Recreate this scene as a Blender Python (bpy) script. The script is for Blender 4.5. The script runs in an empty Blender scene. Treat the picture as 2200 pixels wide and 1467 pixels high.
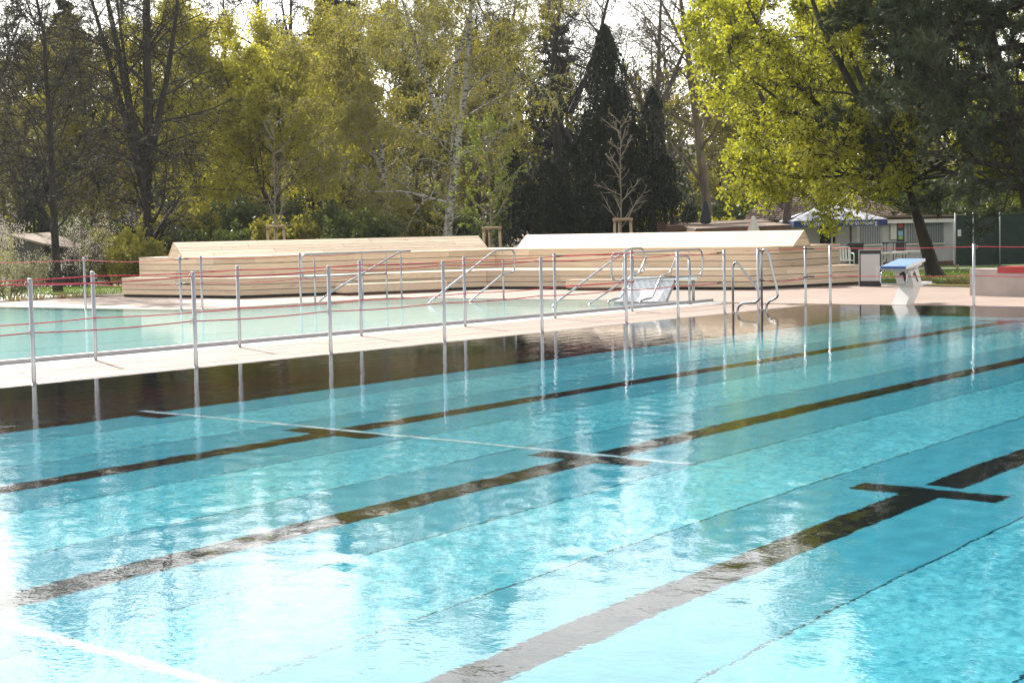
import bpy, math, random
import numpy as np
from mathutils import Vector, Matrix

# ------------------------------------------------------------------ camera, sky, sun, exposure
sc = bpy.context.scene
COL = sc.collection
PI = math.pi
CAM_H, FPX = 1.501, 3495.93            # eye height (m); focal length in pixels of a 2200 px wide frame
YAW, PIT, ROL = math.radians(38.328), math.radians(3.909), math.radians(1.157)

def turn(w):                            # heading frame -> pool frame (X across the lanes, Y along them)
    return Vector((w[0]*math.cos(YAW)-w[1]*math.sin(YAW), w[0]*math.sin(YAW)+w[1]*math.cos(YAW), w[2]))
_f = Vector((0, math.cos(PIT), -math.sin(PIT))); _r = Vector((1, 0, 0)); _d = _f.cross(_r)
_c, _s = math.cos(ROL), math.sin(ROL)
CR, CD, CF = turn(_c*_r+_s*_d), turn(-_s*_r+_c*_d), turn(_f)
cam_data = bpy.data.cameras.new('camera'); cam = bpy.data.objects.new('camera', cam_data); COL.objects.link(cam)
cam.matrix_world = Matrix(((CR.x, -CD.x, -CF.x, 0), (CR.y, -CD.y, -CF.y, 0), (CR.z, -CD.z, -CF.z, CAM_H), (0, 0, 0, 1)))
cam_data.sensor_width = 36; cam_data.lens = FPX*36/2200; cam_data.clip_end = 3000
sc.camera = cam

SUN_AZ, SUN_EL = math.radians(154), math.radians(35.5)
sun_dir = Vector((math.cos(SUN_AZ)*math.cos(SUN_EL), math.sin(SUN_AZ)*math.cos(SUN_EL), math.sin(SUN_EL)))
world = bpy.data.worlds.new('World'); sc.world = world; world.use_nodes = True
_nt = world.node_tree; _bg = _nt.nodes['Background']
_sky = _nt.nodes.new('ShaderNodeTexSky'); _sky.sky_type = 'NISHITA'; _sky.sun_disc = False
_sky.sun_elevation = SUN_EL; _sky.sun_rotation = math.radians(90)-SUN_AZ
_sky.air_density = 2.0; _sky.dust_density = 0.7; _sky.ozone_density = 1.0
_hs = _nt.nodes.new('ShaderNodeHueSaturation'); _hs.inputs['Saturation'].default_value = .2      # thin white overcast veil
_nt.links.new(_sky.outputs[0], _hs.inputs['Color']); _nt.links.new(_hs.outputs[0], _bg.inputs[0]); _bg.inputs[1].default_value = 0.15
sun_data = bpy.data.lights.new('sun', 'SUN'); sun_data.energy = 4.5; sun_data.angle = math.radians(0.5); sun_data.color = (1, .95, .87)
sun_data.cycles.is_caustics_light = True
sun = bpy.data.objects.new('sun', sun_data); COL.objects.link(sun); sun.rotation_euler = sun_dir.to_track_quat('Z', 'Y').to_euler()
sc.view_settings.view_transform = 'Standard'; sc.view_settings.look = 'None'; sc.view_settings.gamma = 1
sc.view_settings.exposure = 1.02; sc.view_settings.use_curve_mapping = False
sc.cycles.use_denoising = True
sc.cycles.max_bounces = 10; sc.cycles.transparent_max_bounces = 16

def fwd(px, d, z=0.0):                  # a place on the ground: d metres ahead, sideways by bearing
    s = (px-1100)/FPX*d
    v = turn((s, d, 0)); return (v.x, v.y, z)
def spot(px, py, d):                    # a place d metres ahead at a given bearing and elevation
    q = CF + CR*((px-1100)/FPX) + CD*((py-733.5)/FPX)
    w = turn((0, 1, 0)); t = d/(q.x*w.x+q.y*w.y)
    return (q.x*t, q.y*t, CAM_H+q.z*t)
RV, FV = turn((1, 0, 0)), turn((0, 1, 0))

# ------------------------------------------------------------------ helpers
RNG = np.random.default_rng(11)
ORIGIN = {}
ORD = ['first', 'second', 'third', 'fourth', 'fifth', 'sixth', 'seventh', 'eighth', 'ninth', 'tenth']

def mesh_np(name, V, F, mats=(), midx=None, smooth=False):
    """V (n,3); F (m,4) or (m,3) int arrays or list of such."""
    me = bpy.data.meshes.new(name)
    Fs = F if isinstance(F, list) else [F]
    Fs = [f for f in Fs if len(f)]
    me.vertices.add(len(V)); me.vertices.foreach_set('co', np.asarray(V, np.float32).ravel())
    nl = sum(f.size for f in Fs); me.loops.add(nl)
    me.loops.foreach_set('vertex_index', np.concatenate([f.ravel() for f in Fs]).astype(np.int32))
    tot = np.concatenate([np.full(len(f), f.shape[1]) for f in Fs]).astype(np.int32)
    st = np.concatenate([[0], np.cumsum(tot)[:-1]]).astype(np.int32)
    me.polygons.add(len(tot)); me.polygons.foreach_set('loop_start', st); me.polygons.foreach_set('loop_total', tot)
    for m in mats: me.materials.append(m)
    if midx is not None: me.polygons.foreach_set('material_index', np.asarray(midx, np.int32))
    me.polygons.foreach_set('use_smooth', np.full(len(tot), bool(smooth)))
    me.update(calc_edges=True)
    return me

def tag(o, label=None, cat=None, group=None, kind=None):
    if label: o['label'] = label
    if cat: o['category'] = cat
    if group: o['group'] = group
    if kind: o['kind'] = kind
    return o

def thing(name, label, cat, loc=(0, 0, 0), group=None):
    o = bpy.data.objects.new(name, None); o.empty_display_size = .2; COL.objects.link(o); o.location = loc
    ORIGIN[o] = np.array(loc, float)
    return tag(o, label, cat, group)

def link(name, me, parent=None):
    o = bpy.data.objects.new(name, me); COL.objects.link(o)
    if parent is not None:
        o.parent = parent
    return o

class MB:
    """collects shapes in world coordinates; build() makes one mesh object"""
    def __init__(s): s.v = []; s.f = []; s.n = 0; s.sm = False
    def add(s, V, F):
        V = np.asarray(V, float); s.v.append(V)
        s.f += [tuple(int(i)+s.n for i in f) for f in F]; s.n += len(V); return s
    def hexa(s, b, t):                 # bottom 4 and top 4 corners, same order
        V = list(b)+list(t)
        return s.add(V, [(3, 2, 1, 0), (4, 5, 6, 7), (0, 1, 5, 4), (1, 2, 6, 5), (2, 3, 7, 6), (3, 0, 4, 7)])
    def box(s, x0, x1, y0, y1, z0, z1):
        return s.hexa([(x0, y0, z0), (x1, y0, z0), (x1, y1, z0), (x0, y1, z0)], [(x0, y0, z1), (x1, y0, z1), (x1, y1, z1), (x0, y1, z1)])
    def obox(s, c, ax, ay, az):        # centre and three half-axis vectors
        c, ax, ay, az = (np.array(q, float) for q in (c, ax, ay, az))
        return s.hexa([c-ax-ay-az, c+ax-ay-az, c+ax+ay-az, c-ax+ay-az], [c-ax-ay+az, c+ax-ay+az, c+ax+ay+az, c-ax+ay+az])
    def bar(s, a, b, w, h, up=(0, 0, 1)):
        a, b = np.array(a, float), np.array(b, float); d = b-a; L = np.linalg.norm(d); d = d/L
        side = np.cross(d, up); side /= np.linalg.norm(side); u = np.cross(side, d)
        return s.obox((a+b)/2, d*L/2, side*w/2, u*h/2)
    def prism(s, pts, z0, z1):
        n = len(pts); V = [(p[0], p[1], z0) for p in pts]+[(p[0], p[1], z1) for p in pts]
        return s.add(V, [tuple(range(n))[::-1], tuple(range(n, 2*n))]+[(i, (i+1) % n, n+(i+1) % n, n+i) for i in range(n)])
    def tube(s, path, r, sides=10, caps=True):
        P = np.array(path, float); n = len(P)
        T = np.gradient(P, axis=0); T /= np.linalg.norm(T, axis=1)[:, None]+1e-12
        ref = np.array((0, 0, 1.)) if abs(T[0][2]) < .9 else np.array((1., 0, 0))
        u = np.cross(T[0], ref); u /= np.linalg.norm(u); V = []
        rr = np.broadcast_to(np.asarray(r, float), (n,))
        for k in range(n):
            u = u-T[k]*(u@T[k]); u /= np.linalg.norm(u); w = np.cross(T[k], u)
            for j in range(sides):
                a = 2*PI*j/sides; V.append(P[k]+rr[k]*(math.cos(a)*u+math.sin(a)*w))
        F = [(k*sides+j, k*sides+(j+1) % sides, (k+1)*sides+(j+1) % sides, (k+1)*sides+j) for k in range(n-1) for j in range(sides)]
        if caps: F += [tuple(range(sides))[::-1], tuple(range((n-1)*sides, n*sides))]
        s.sm = True
        return s.add(V, F)
    def lathe(s, prof, c=(0, 0, 0), sides=16):   # prof: (r, z)
        V = []; n = len(prof)
        for r, z in prof:
            for j in range(sides):
                a = 2*PI*j/sides; V.append((c[0]+r*math.cos(a), c[1]+r*math.sin(a), c[2]+z))
        F = [(k*sides+j, k*sides+(j+1) % sides, (k+1)*sides+(j+1) % sides, (k+1)*sides+j) for k in range(n-1) for j in range(sides)]
        F += [tuple(range(sides))[::-1], tuple(range((n-1)*sides, n*sides))]
        return s.add(V, F)
    def build(s, name, mat, parent=None, smooth=None):
        V = np.concatenate(s.v)
        root = parent
        while root is not None and root not in ORIGIN: root = root.parent
        if root is not None: V = V-ORIGIN[root]
        me = bpy.data.meshes.new(name); me.from_pydata(V.tolist(), [], s.f); me.materials.append(mat)
        sm = s.sm if smooth is None else smooth
        if sm:
            me.polygons.foreach_set('use_smooth', [len(p.vertices) == 4 for p in me.polygons])
        me.update()
        return link(name, me, parent)

def rounded(pts, r, n=6):
    """polyline with its corners rounded"""
    P = [np.array(p, float) for p in pts]; out = [P[0]]
    for i in range(1, len(P)-1):
        a, b, c = P[i-1], P[i], P[i+1]
        d1, d2 = a-b, c-b; l1, l2 = np.linalg.norm(d1), np.linalg.norm(d2)
        q = min(r, l1*.48, l2*.48); p0, p2 = b+d1/l1*q, b+d2/l2*q
        for k in range(n+1):
            t = k/n; out.append((1-t)**2*p0+2*t*(1-t)*b+t*t*p2)
    out.append(P[-1]); return out

def dup(o, loc, label=None, group=None):
    c = o.copy(); COL.objects.link(c); c.location = loc; ORIGIN[c] = np.array(loc, float)
    if label: c['label'] = label
    if group: c['group'] = group
    def kids(src, dst):
        for ch in [q for q in KIDS.get(src, src.children)]:
            k = ch.copy(); COL.objects.link(k); k.parent = dst
            kids(ch, k)
    kids(o, c)
    return c
KIDS = {}

def text_mesh(body, size, extrude=.002, bold=0.0):
    cu = bpy.data.curves.new('lettering', 'FONT'); cu.body = body; cu.size = size; cu.extrude = extrude; cu.align_x = 'CENTER'; cu.align_y = 'CENTER'
    cu.resolution_u = 3; cu.offset = bold
    tmp = bpy.data.objects.new('lettering_source', cu); COL.objects.link(tmp)
    dg = bpy.context.evaluated_depsgraph_get()
    me = bpy.data.meshes.new_from_object(tmp.evaluated_get(dg)); bpy.data.objects.remove(tmp); bpy.data.curves.remove(cu)
    return me
def text_part(name, body, size, mat, parent, pos, right, up, bold=0.0):
    me = text_mesh(body, size, bold=bold); n = len(me.vertices); co = np.empty(n*3, np.float32); me.vertices.foreach_get('co', co); co = co.reshape(-1, 3)
    right = np.array(right, float); right /= np.linalg.norm(right); up = np.array(up, float); up -= right*(up@right); up /= np.linalg.norm(up)
    nrm = np.cross(right, up); V = np.array(pos, float)+co[:, :1]*right+co[:, 1:2]*up+co[:, 2:3]*nrm
    root = parent
    while root not in ORIGIN: root = root.parent
    V = V-ORIGIN[root]; me.vertices.foreach_set('co', V.astype(np.float32).ravel()); me.update()
    me.materials.clear(); me.materials.append(mat)
    return link(name, me, parent)

# ------------------------------------------------------------------ materials
def M_(name):
    m = bpy.data.materials.new(name); m.use_nodes = True
    return m, m.node_tree.nodes, m.node_tree.links, m.node_tree.nodes['Principled BSDF']
def ramp(n, l, src, c0, c1, p0=.3, p1=.7):
    r = n.new('ShaderNodeValToRGB'); r.color_ramp.elements[0].color = (*c0, 1); r.color_ramp.elements[1].color = (*c1, 1)
    r.color_ramp.elements[0].position = p0; r.color_ramp.elements[1].position = p1; l.new(src, r.inputs[0]); return r.outputs[0]
def noise(n, l, scale, detail=4, vec=None, stretch=None, coord='Object', rough=.55):
    t = n.new('ShaderNodeTexCoord'); src = t.outputs[coord]
    if stretch:
        mp = n.new('ShaderNodeMapping'); mp.inputs['Scale'].default_value = stretch; l.new(src, mp.inputs[0]); src = mp.outputs[0]
    x = n.new('ShaderNodeTexNoise'); x.inputs['Scale'].default_value = scale; x.inputs['Detail'].default_value = detail; x.inputs['Roughness'].default_value = rough
    l.new(src, x.inputs['Vector']); return x.outputs[0]
def plain(name, c, rough=.6, metal=0.0, var=.12, scale=6, bump=0.0, spec=.5, c2=None):
    m, n, l, b = M_(name)
    f = noise(n, l, scale, 5)
    lo = tuple(q*(1-var) for q in c); hi = c2 or tuple(min(1, q*(1+var)) for q in c)
    l.new(ramp(n, l, f, lo, hi), b.inputs['Base Color'])
    b.inputs['Roughness'].default_value = rough; b.inputs['Metallic'].default_value = metal; b.inputs['Specular IOR Level'].default_value = spec
    if bump:
        bp = n.new('ShaderNodeBump'); bp.inputs['Strength'].default_value = bump; bp.inputs['Distance'].default_value = .01
        l.new(noise(n, l, scale*6, 4), bp.inputs['Height']); l.new(bp.outputs[0], b.inputs['Normal'])
    return m

def wood_mat(name, a, b_, along):
    """fresh larch; grain runs along the given axis stretch, each board a little different"""
    m, n, l, b = M_(name)
    oi = n.new('ShaderNodeObjectInfo')
    g = noise(n, l, 9, 6, stretch=along)
    col = ramp(n, l, g, a, b_, .3, .75)
    kn = noise(n, l, 2.2, 2, stretch=tuple(q*1.6+.4 for q in along))
    kcol = ramp(n, l, kn, (1, 1, 1), (.66, .5, .36), .68, .76)
    mul = n.new('ShaderNodeMixRGB'); mul.blend_type = 'MULTIPLY'; mul.inputs[0].default_value = .8
    l.new(col, mul.inputs[1]); l.new(kcol, mul.inputs[2])
    hs = n.new('ShaderNodeHueSaturation')
    mr = n.new('ShaderNodeMapRange'); mr.inputs[3].default_value = .84; mr.inputs[4].default_value = 1.12
    l.new(oi.outputs['Random'], mr.inputs[0]); l.new(mr.outputs[0], hs.inputs['Value'])
    l.new(mul.outputs[0], hs.inputs['Color']); l.new(hs.outputs[0], b.inputs['Base Color'])
    b.inputs['Roughness'].default_value = .62; b.inputs['Specular IOR Level'].default_value = .3
    bp = n.new('ShaderNodeBump'); bp.inputs['Strength'].default_value = .25; bp.inputs['Distance'].default_value = .004
    l.new(g, bp.inputs['Height']); l.new(bp.outputs[0], b.inputs['Normal'])
    return m

def leaf_mat(name, c1, c2, trans=.5, tcol=None, rough=.6):
    m, n, l, b = M_(name)
    n.remove(b)
    f = noise(n, l, .9, 3); g = noise(n, l, 14, 2)
    mx = n.new('ShaderNodeMixRGB'); mx.inputs[0].default_value = .5; l.new(f, mx.inputs[1]); l.new(g, mx.inputs[2])
    col = ramp(n, l, mx.outputs[0], c1, c2, .38, .62)
    d = n.new('ShaderNodeBsdfDiffuse'); t = n.new('ShaderNodeBsdfTranslucent'); g2 = n.new('ShaderNodeBsdfGlossy'); g2.inputs['Roughness'].default_value = .45
    l.new(col, d.inputs[0])
    if tcol:
        tint = n.new('ShaderNodeMixRGB'); tint.blend_type = 'MULTIPLY'; tint.inputs[0].default_value = 1; tint.inputs[2].default_value = (*tcol, 1)
        l.new(col, tint.inputs[1]); l.new(tint.outputs[0], t.inputs[0])
    else: l.new(col, t.inputs[0])
    a = n.new('ShaderNodeMixShader'); a.inputs[0].default_value = trans; l.new(d.outputs[0], a.inputs[1]); l.new(t.outputs[0], a.inputs[2])
    q = n.new('ShaderNodeMixShader'); q.inputs[0].default_value = .04; l.new(a.outputs[0], q.inputs[1]); l.new(g2.outputs[0], q.inputs[2])
    l.new(q.outputs[0], n['Material Output'].inputs[0])
    return m

def water_mat(name, scale, dist, tint=(1, 1, 1)):
    m, n, l, b = M_(name); n.remove(b)
    g = n.new('ShaderNodeBsdfGlass'); g.inputs['IOR'].default_value = 1.33; g.inputs['Roughness'].default_value = 0; g.inputs['Color'].default_value = (*tint, 1)
    h1 = noise(n, l, scale, 2, stretch=(1, 1.25, 1)); h2 = noise(n, l, scale*.28, 2)
    big = noise(n, l, .22, 2)                       # calm and ruffled patches
    amp = n.new('ShaderNodeMapRange'); amp.inputs[1].default_value = .38; amp.inputs[2].default_value = .66; amp.inputs[3].default_value = .35; amp.inputs[4].default_value = 1.25
    l.new(big, amp.inputs[0])
    m2 = n.new('ShaderNodeMath'); m2.operation = 'MULTIPLY_ADD'; m2.inputs[1].default_value = .9; l.new(h2, m2.inputs[0]); l.new(h1, m2.inputs[2])
    m3 = n.new('ShaderNodeMath'); m3.operation = 'MULTIPLY'; l.new(m2.outputs[0], m3.inputs[0]); l.new(amp.outputs[0], m3.inputs[1]); m2 = m3
    bp = n.new('ShaderNodeBump'); bp.inputs['Strength'].default_value = 1; bp.inputs['Distance'].default_value = dist
    l.new(m2.outputs[0], bp.inputs['Height']); l.new(bp.outputs[0], g.inputs['Normal'])
    l.new(g.outputs[0], n['Material Output'].inputs[0])
    return m

def floor_mat(name, lo, hi, relief, scale):
    m, n, l, b = M_(name)
    f = noise(n, l, scale, 3); f2 = noise(n, l, .35, 3)
    mx = n.new('ShaderNodeMixRGB'); mx.inputs[0].default_value = .35; l.new(f, mx.inputs[1]); l.new(f2, mx.inputs[2])
    l.new(ramp(n, l, mx.outputs[0], lo, hi, .36, .64), b.inputs['Base Color'])
    b.inputs['Roughness'].default_value = .8; b.inputs['Specular IOR Level'].default_value = .12
    bp = n.new('ShaderNodeBump'); bp.inputs['Strength'].default_value = relief; bp.inputs['Distance'].default_value = .01
    l.new(f, bp.inputs['Height']); l.new(bp.outputs[0], b.inputs['Normal'])
    return m

def paver_mat():
    m, n, l, b = M_('paver_stone')
    oi = n.new('ShaderNodeObjectInfo')
    f = noise(n, l, 40, 5); f2 = noise(n, l, .8, 4)
    mx = n.new('ShaderNodeMixRGB'); mx.inputs[0].default_value = .5; l.new(f, mx.inputs[1]); l.new(f2, mx.inputs[2])
    c = ramp(n, l, mx.outputs[0], (.25, .178, .140), (.305, .222, .178), .35, .65)
    hs = n.new('ShaderNodeHueSaturation'); mr = n.new('ShaderNodeMapRange'); mr.inputs[3].default_value = .93; mr.inputs[4].default_value = 1.06
    l.new(oi.outputs['Random'], mr.inputs[0]); l.new(mr.outputs[0], hs.inputs['Value']); l.new(c, hs.inputs['Color'])
    l.new(hs.outputs[0], b.inputs['Base Color']); b.inputs['Roughness'].default_value = .8
    bp = n.new('ShaderNodeBump'); bp.inputs['Strength'].default_value = .3; bp.inputs['Distance'].default_value = .003; l.new(f, bp.inputs['Height']); l.new(bp.outputs[0], b.inputs['Normal'])
    return m
def deck_mat():
    m, n, l, b = M_('deck_paving')
    t = n.new('ShaderNodeTexCoord'); mp = n.new('ShaderNodeMapping'); mp.inputs['Rotation'].default_value = (0, 0, PI/2); l.new(t.outputs['Object'], mp.inputs[0])
    br = n.new('ShaderNodeTexBrick'); br.inputs['Scale'].default_value = 1; br.inputs['Brick Width'].default_value = .82; br.inputs['Row Height'].default_value = .41
    br.inputs['Mortar Size'].default_value = .006; br.inputs['Color1'].default_value = (.28, .203, .163, 1); br.inputs['Color2'].default_value = (.307, .226, .183, 1); br.inputs['Mortar'].default_value = (.2, .155, .13, 1)
    l.new(mp.outputs[0], br.inputs['Vector'])
    f = noise(n, l, .7, 6); f2 = noise(n, l, 30, 4)
    k = ramp(n, l, f, (.86, .85, .84), (1.04, 1.04, 1.04), .3, .7)
    mu = n.new('ShaderNodeMixRGB'); mu.blend_type = 'MULTIPLY'; mu.inputs[0].default_value = 1; l.new(br.outputs[0], mu.inputs[1]); l.new(k, mu.inputs[2])
    l.new(mu.outputs[0], b.inputs['Base Color']); b.inputs['Roughness'].default_value = .8
    bp = n.new('ShaderNodeBump'); bp.inputs['Strength'].default_value = .3; bp.inputs['Distance'].default_value = .003; l.new(f2, bp.inputs['Height']); l.new(bp.outputs[0], b.inputs['Normal'])
    return m
def lawn_mat():
    m, n, l, b = M_('lawn')
    f = noise(n, l, .35, 6); g = noise(n, l, 18, 4)
    mx = n.new('ShaderNodeMixRGB'); mx.inputs[0].default_value = .45; l.new(f, mx.inputs[1]); l.new(g, mx.inputs[2])
    l.new(ramp(n, l, mx.outputs[0], (.045, .075, .012), (.15, .2, .03), .35, .68), b.inputs['Base Color']); b.inputs['Roughness'].default_value = .9
    bp = n.new('ShaderNodeBump'); bp.inputs['Strength'].default_value = .8; bp.inputs['Distance'].default_value = .05; l.new(g, bp.inputs['Height']); l.new(bp.outputs[0], b.inputs['Normal'])
    return m
def perforated_mat():
    m, n, l, b = M_('perforated_steel')
    t = n.new('ShaderNodeTexCoord'); v = n.new('ShaderNodeTexVoronoi'); v.inputs['Scale'].default_value = 36; v.inputs['Randomness'].default_value = 0
    l.new(t.outputs['Object'], v.inputs['Vector'])
    l.new(ramp(n, l, v.outputs['Distance'], (.16, .16, .16), (.66, .66, .66), .3, .42), b.inputs['Base Color'])
    b.inputs['Roughness'].default_value = .4; b.inputs['Metallic'].default_value = .5
    return m
def bark_mat(name, a, c, white=False):
    m, n, l, b = M_(name)
    f = noise(n, l, 5, 6, stretch=(1, 1, .22) if not white else (1, 1, 2.4))
    l.new(ramp(n, l, f, a, c, .35 if not white else .42, .65 if not white else .5), b.inputs['Base Color']); b.inputs['Roughness'].default_value = .9
    bp = n.new('ShaderNodeBump'); bp.inputs['Strength'].default_value = .6; bp.inputs['Distance'].default_value = .03; l.new(f, bp.inputs['Height']); l.new(bp.outputs[0], b.inputs['Normal'])
    return m

WX = wood_mat('larch_boards', (.56, .42, .295), (.73, .585, .435), (.16, 1.0, 6))      # grain along X
WY = wood_mat('larch_boards_cross', (.56, .42, .295), (.73, .585, .435), (1.0, .16, 6))
MAT = dict(
    paver=paver_mat(), deck=deck_mat(), lawn=lawn_mat(), perf=perforated_mat(),
    steel=plain('brushed_steel', (.36, .36, .37), .28, .9, .08, 8), steel_dull=plain('dull_steel', (.30, .29, .30), .42, .75, .1, 5),
    pool_dark=plain('dark_pool_surface', (.010, .024, .030), .9, 0, .25, 3, 0.0, .05), tile_black=plain('black_lane_marking', (.007, .010, .012), .95, 0, .2, 5, 0.0, .04),
    white_line=plain('white_seam', (.75, .78, .78), .5, 0, .05, 9), grate=plain('white_grating', (.72, .70, .68), .6, 0, .05, 9),
    dark=plain('shadow_gap_timber', (.03, .026, .022), .9, 0, .2, 4),
    rope=plain('red_rope', (.50, .02, .045), .6, 0, .12, 60), clip=plain('black_clip', (.015, .015, .016), .4, 0, .1, 10),
    concrete=plain('pale_concrete', (.36, .30, .27), .85, 0, .1, 2.5, .3), red=plain('red_pad', (.33, .024, .022), .55, 0, .08, 5, .1),
    white=plain('white_gloss', (.72, .70, .70), .35, 0, .04, 3), offwhite=plain('white_shell', (.62, .585, .55), .4, 0, .06, 2), blue=plain('blue_grip', (.13, .235, .38), .55, 0, .1, 30, .3),
    navy=plain('navy_edge', (.02, .06, .2), .5, 0, .1, 10), black=plain('black_enamel', (.012, .012, .013), .45, 0, .15, 6),
    board=plain('pale_board', (.43, .40, .39), .5, 0, .03, 3), plaster=plain('white_plaster', (.46, .44, .44), .9, 0, .1, 2, .2), plinth=plain('brown_plinth', (.16, .085, .06), .9, 0, .2, 3),
    rooftile=plain('brown_roof_tiles', (.17, .115, .085), .85, 0, .35, 2.5, .3), ridge=plain('pale_ridge_tiles', (.42, .34, .3), .8, 0, .2, 5), felt=plain('brown_roofing', (.20, .14, .1), .9, 0, .2, 1.5, .3), fascia=plain('brown_fascia', (.10, .05, .035), .8, 0, .2, 3),
    glassdark=plain('dark_opening', (.02, .02, .022), .25, 0, .2, 3), bars=plain('grey_shutter_slats', (.28, .29, .30), .5, .3, .1, 5), paper=plain('poster_print', (.2, .45, .6), .6, 0, .2, 3), paper2=plain('red_poster_print', (.6, .08, .1), .6, 0, .2, 3), paper3=plain('green_poster_print', (.25, .5, .1), .6, 0, .2, 3),
    canvas=plain('pale_canvas', (.58, .57, .64), .85, 0, .06, 3), canvasblue=plain('navy_canvas', (.018, .035, .12), .8, 0, .12, 4), canvasred=plain('red_canvas', (.5, .05, .06), .8, 0, .12, 4), canvaswhite=plain('cream_canvas', (.6, .56, .52), .8, 0, .08, 4), greyblue=plain('folded_blue_canvas', (.022, .026, .040), .85, 0, .15, 5),
    letter=plain('pale_lettering', (.7, .68, .62), .6, 0, .03, 5), hose=plain('yellow_hose', (.55, .42, .16), .5, 0, .1, 8), net=plain('dark_green_net', (.010, .022, .017), .9, 0, .3, 3), path=plain('grey_path', (.16, .14, .14), .9, 0, .2, 2, .3), soil=plain('bare_soil', (.11, .07, .045), .95, 0, .35, 7, .8),
    litter=plain('woodland_floor', (.055, .042, .025), .95, 0, .3, .5, .5), stake=plain('tree_stake_timber', (.36, .25, .16), .8, 0, .18, 6), plastic=plain('white_plastic', (.62, .62, .6), .4, 0, .05, 4),
    floor_text=floor_mat('embossed_sheet_painted_sparkle', (.035, .29, .385), (.16, .60, .68), 1.0, 22), floor_smooth=floor_mat('smooth_basin_sheet', (.042, .285, .375), (.062, .335, .425), .1, 6),  # embossed sheets: pale-and-dark mottle paints the sparkle of light into their colour
    floor_pale=floor_mat('wading_basin_sheet', (.42, .76, .76), (.58, .88, .86), .7, 22), seam=plain('sheet_seam', (.04, .14, .17), .6, 0, .2, 6),
    water=water_mat('pool_water_surface', 17.0, .0011), water2=water_mat('wading_water_surface', 20.0, .0010),
    bark=bark_mat('grey_brown_bark', (.035, .026, .02), (.10, .078, .06)), bark_dark=bark_mat('dark_bark', (.013, .010, .009), (.042, .033, .026)), bark_birch=bark_mat('birch_bark', (.05, .045, .04), (.36, .33, .3), True), bark_warm=bark_mat('warm_bark', (.07, .05, .032), (.17, .13, .085)), bark_pale=bark_mat('pale_sapling_bark', (.13, .10, .08), (.24, .2, .165)),
)

# ------------------------------------------------------------------ ground, deck and basins
XE, YE = -14.43, 27.65                  # far long edge and far short edge of the swimming pool
XR, YN = 7.0, 0.9                       # its other two edges (beside and below the frame)
DEPTH = 1.35
WX0 = -17.05                            # near edge of the wading pool
WPOLY = [(WX0, 2.0), (WX0, 28.0), (-25.6, 28.0), (-25.75, 22.7), (-26.3, 22.1), (-32.0, 21.8), (-44.0, 21.6), (-44.0, 2.0)]

def ground_z(x, y):
    d = x*FV.x+y*FV.y
    z = -.4*np.clip((d-50)/15, 0, 1)
    r = np.clip((d-92)/48, 0, 1)
    return z+9.0*r*r*(3-2*r)

def sheet(xs, ys, keep, zf):
    X, Y = np.meshgrid(xs, ys, indexing='ij'); V = np.stack([X, Y, zf(X, Y)], -1).reshape(-1, 3)
    n, m = len(xs), len(ys); idx = np.arange(n*m).reshape(n, m)
    cx = (np.array(xs)[:-1]+np.array(xs)[1:])/2; cy = (np.array(ys)[:-1]+np.array(ys)[1:])/2
    K = np.array([[keep(a, b) for b in cy] for a in cx])
    F = np.stack([idx[:-1, :-1], idx[1:, :-1], idx[1:, 1:], idx[:-1, 1:]], -1)[K]
    return V, F
gx = sorted(set(list(np.linspace(-420, 420, 57))+[-44.0, 7.0])); gy = sorted(set(list(np.linspace(-300, 540, 57))+[0.9, 28.0]))
V, F = sheet(gx, gy, lambda a, b: not (-44 < a < 7 and .9 < b < 28), lambda X, Y: ground_z(X, Y)-.03)
_c = V[F].mean(1); _d = _c[:, 0]*FV.x+_c[:, 1]*FV.y
tag(link('ground', mesh_np('ground', V, F, [MAT['lawn'], MAT['litter']], midx=(_d > 78).astype(int), smooth=True)), kind='structure')

def deck_piece(mb, pts): mb.prism(pts, -.14, 0)
deck = MB()
deck_piece(deck, [(-14.78, YE), (XR, YE), (13, YE), (13, 35.7), (-14.9, 35.7), (-16.2, 36.1), (-17.3, 37.4), (-21, 37.6), (-21, 28.0), (-16.5, 28.0), (-16.5, YE)])
deck_piece(deck, [(-25.6, 28.0), (-21, 28.0), (-21, 37.0), (-27, 38), (-36, 31.8), (-35, 26.2), (-34.2, 26.5), (-34.3, 23.3), (-44, 22.8), (-44, 21.6), (-32, 21.8), (-26.3, 22.1), (-25.75, 22.7)])
deck_piece(deck, [(-14.78, YN-9), (-14.78, YN), (13, YN), (13, YN-9)])
deck_piece(deck, [(XR, YN), (XR, YE), (13, YE), (13, YN)])
DECK = deck.build('paved_deck', MAT['deck']); tag(DECK, kind='structure'); ORIGIN[DECK] = np.zeros(3)
# island strip between the two pools: bed plus the single pavers
tag(MB().box(-16.5, XE-.008, 2.0, YE, -.14, -.014).build('paver_bed', MAT['soil'], DECK), kind='stuff')
def paver_mesh(w, l):
    b = MB(); g = .006; t = .008
    b.hexa([(g, g, -.04), (w-g, g, -.04), (w-g, l-g, -.04), (g, l-g, -.04)], [(g, g, -.003), (w-g, g, -.003), (w-g, l-g, -.003), (g, l-g, -.003)])
    b.hexa([(g, g, -.003), (w-g, g, -.003), (w-g, l-g, -.003), (g, l-g, -.003)], [(g+t, g+t, .0015), (w-g-t, g+t, .0015), (w-g-t, l-g-t, .0015), (g+t, l-g-t, .0015)])
    me = bpy.data.meshes.new('paver'); me.from_pydata(np.concatenate(b.v).tolist(), [], b.f); me.materials.append(MAT['paver']); return me
PW = (XE-.008+16.5)/5; PL = .82
pav = paver_mesh(PW, PL); rr = random.Random(3)
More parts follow.
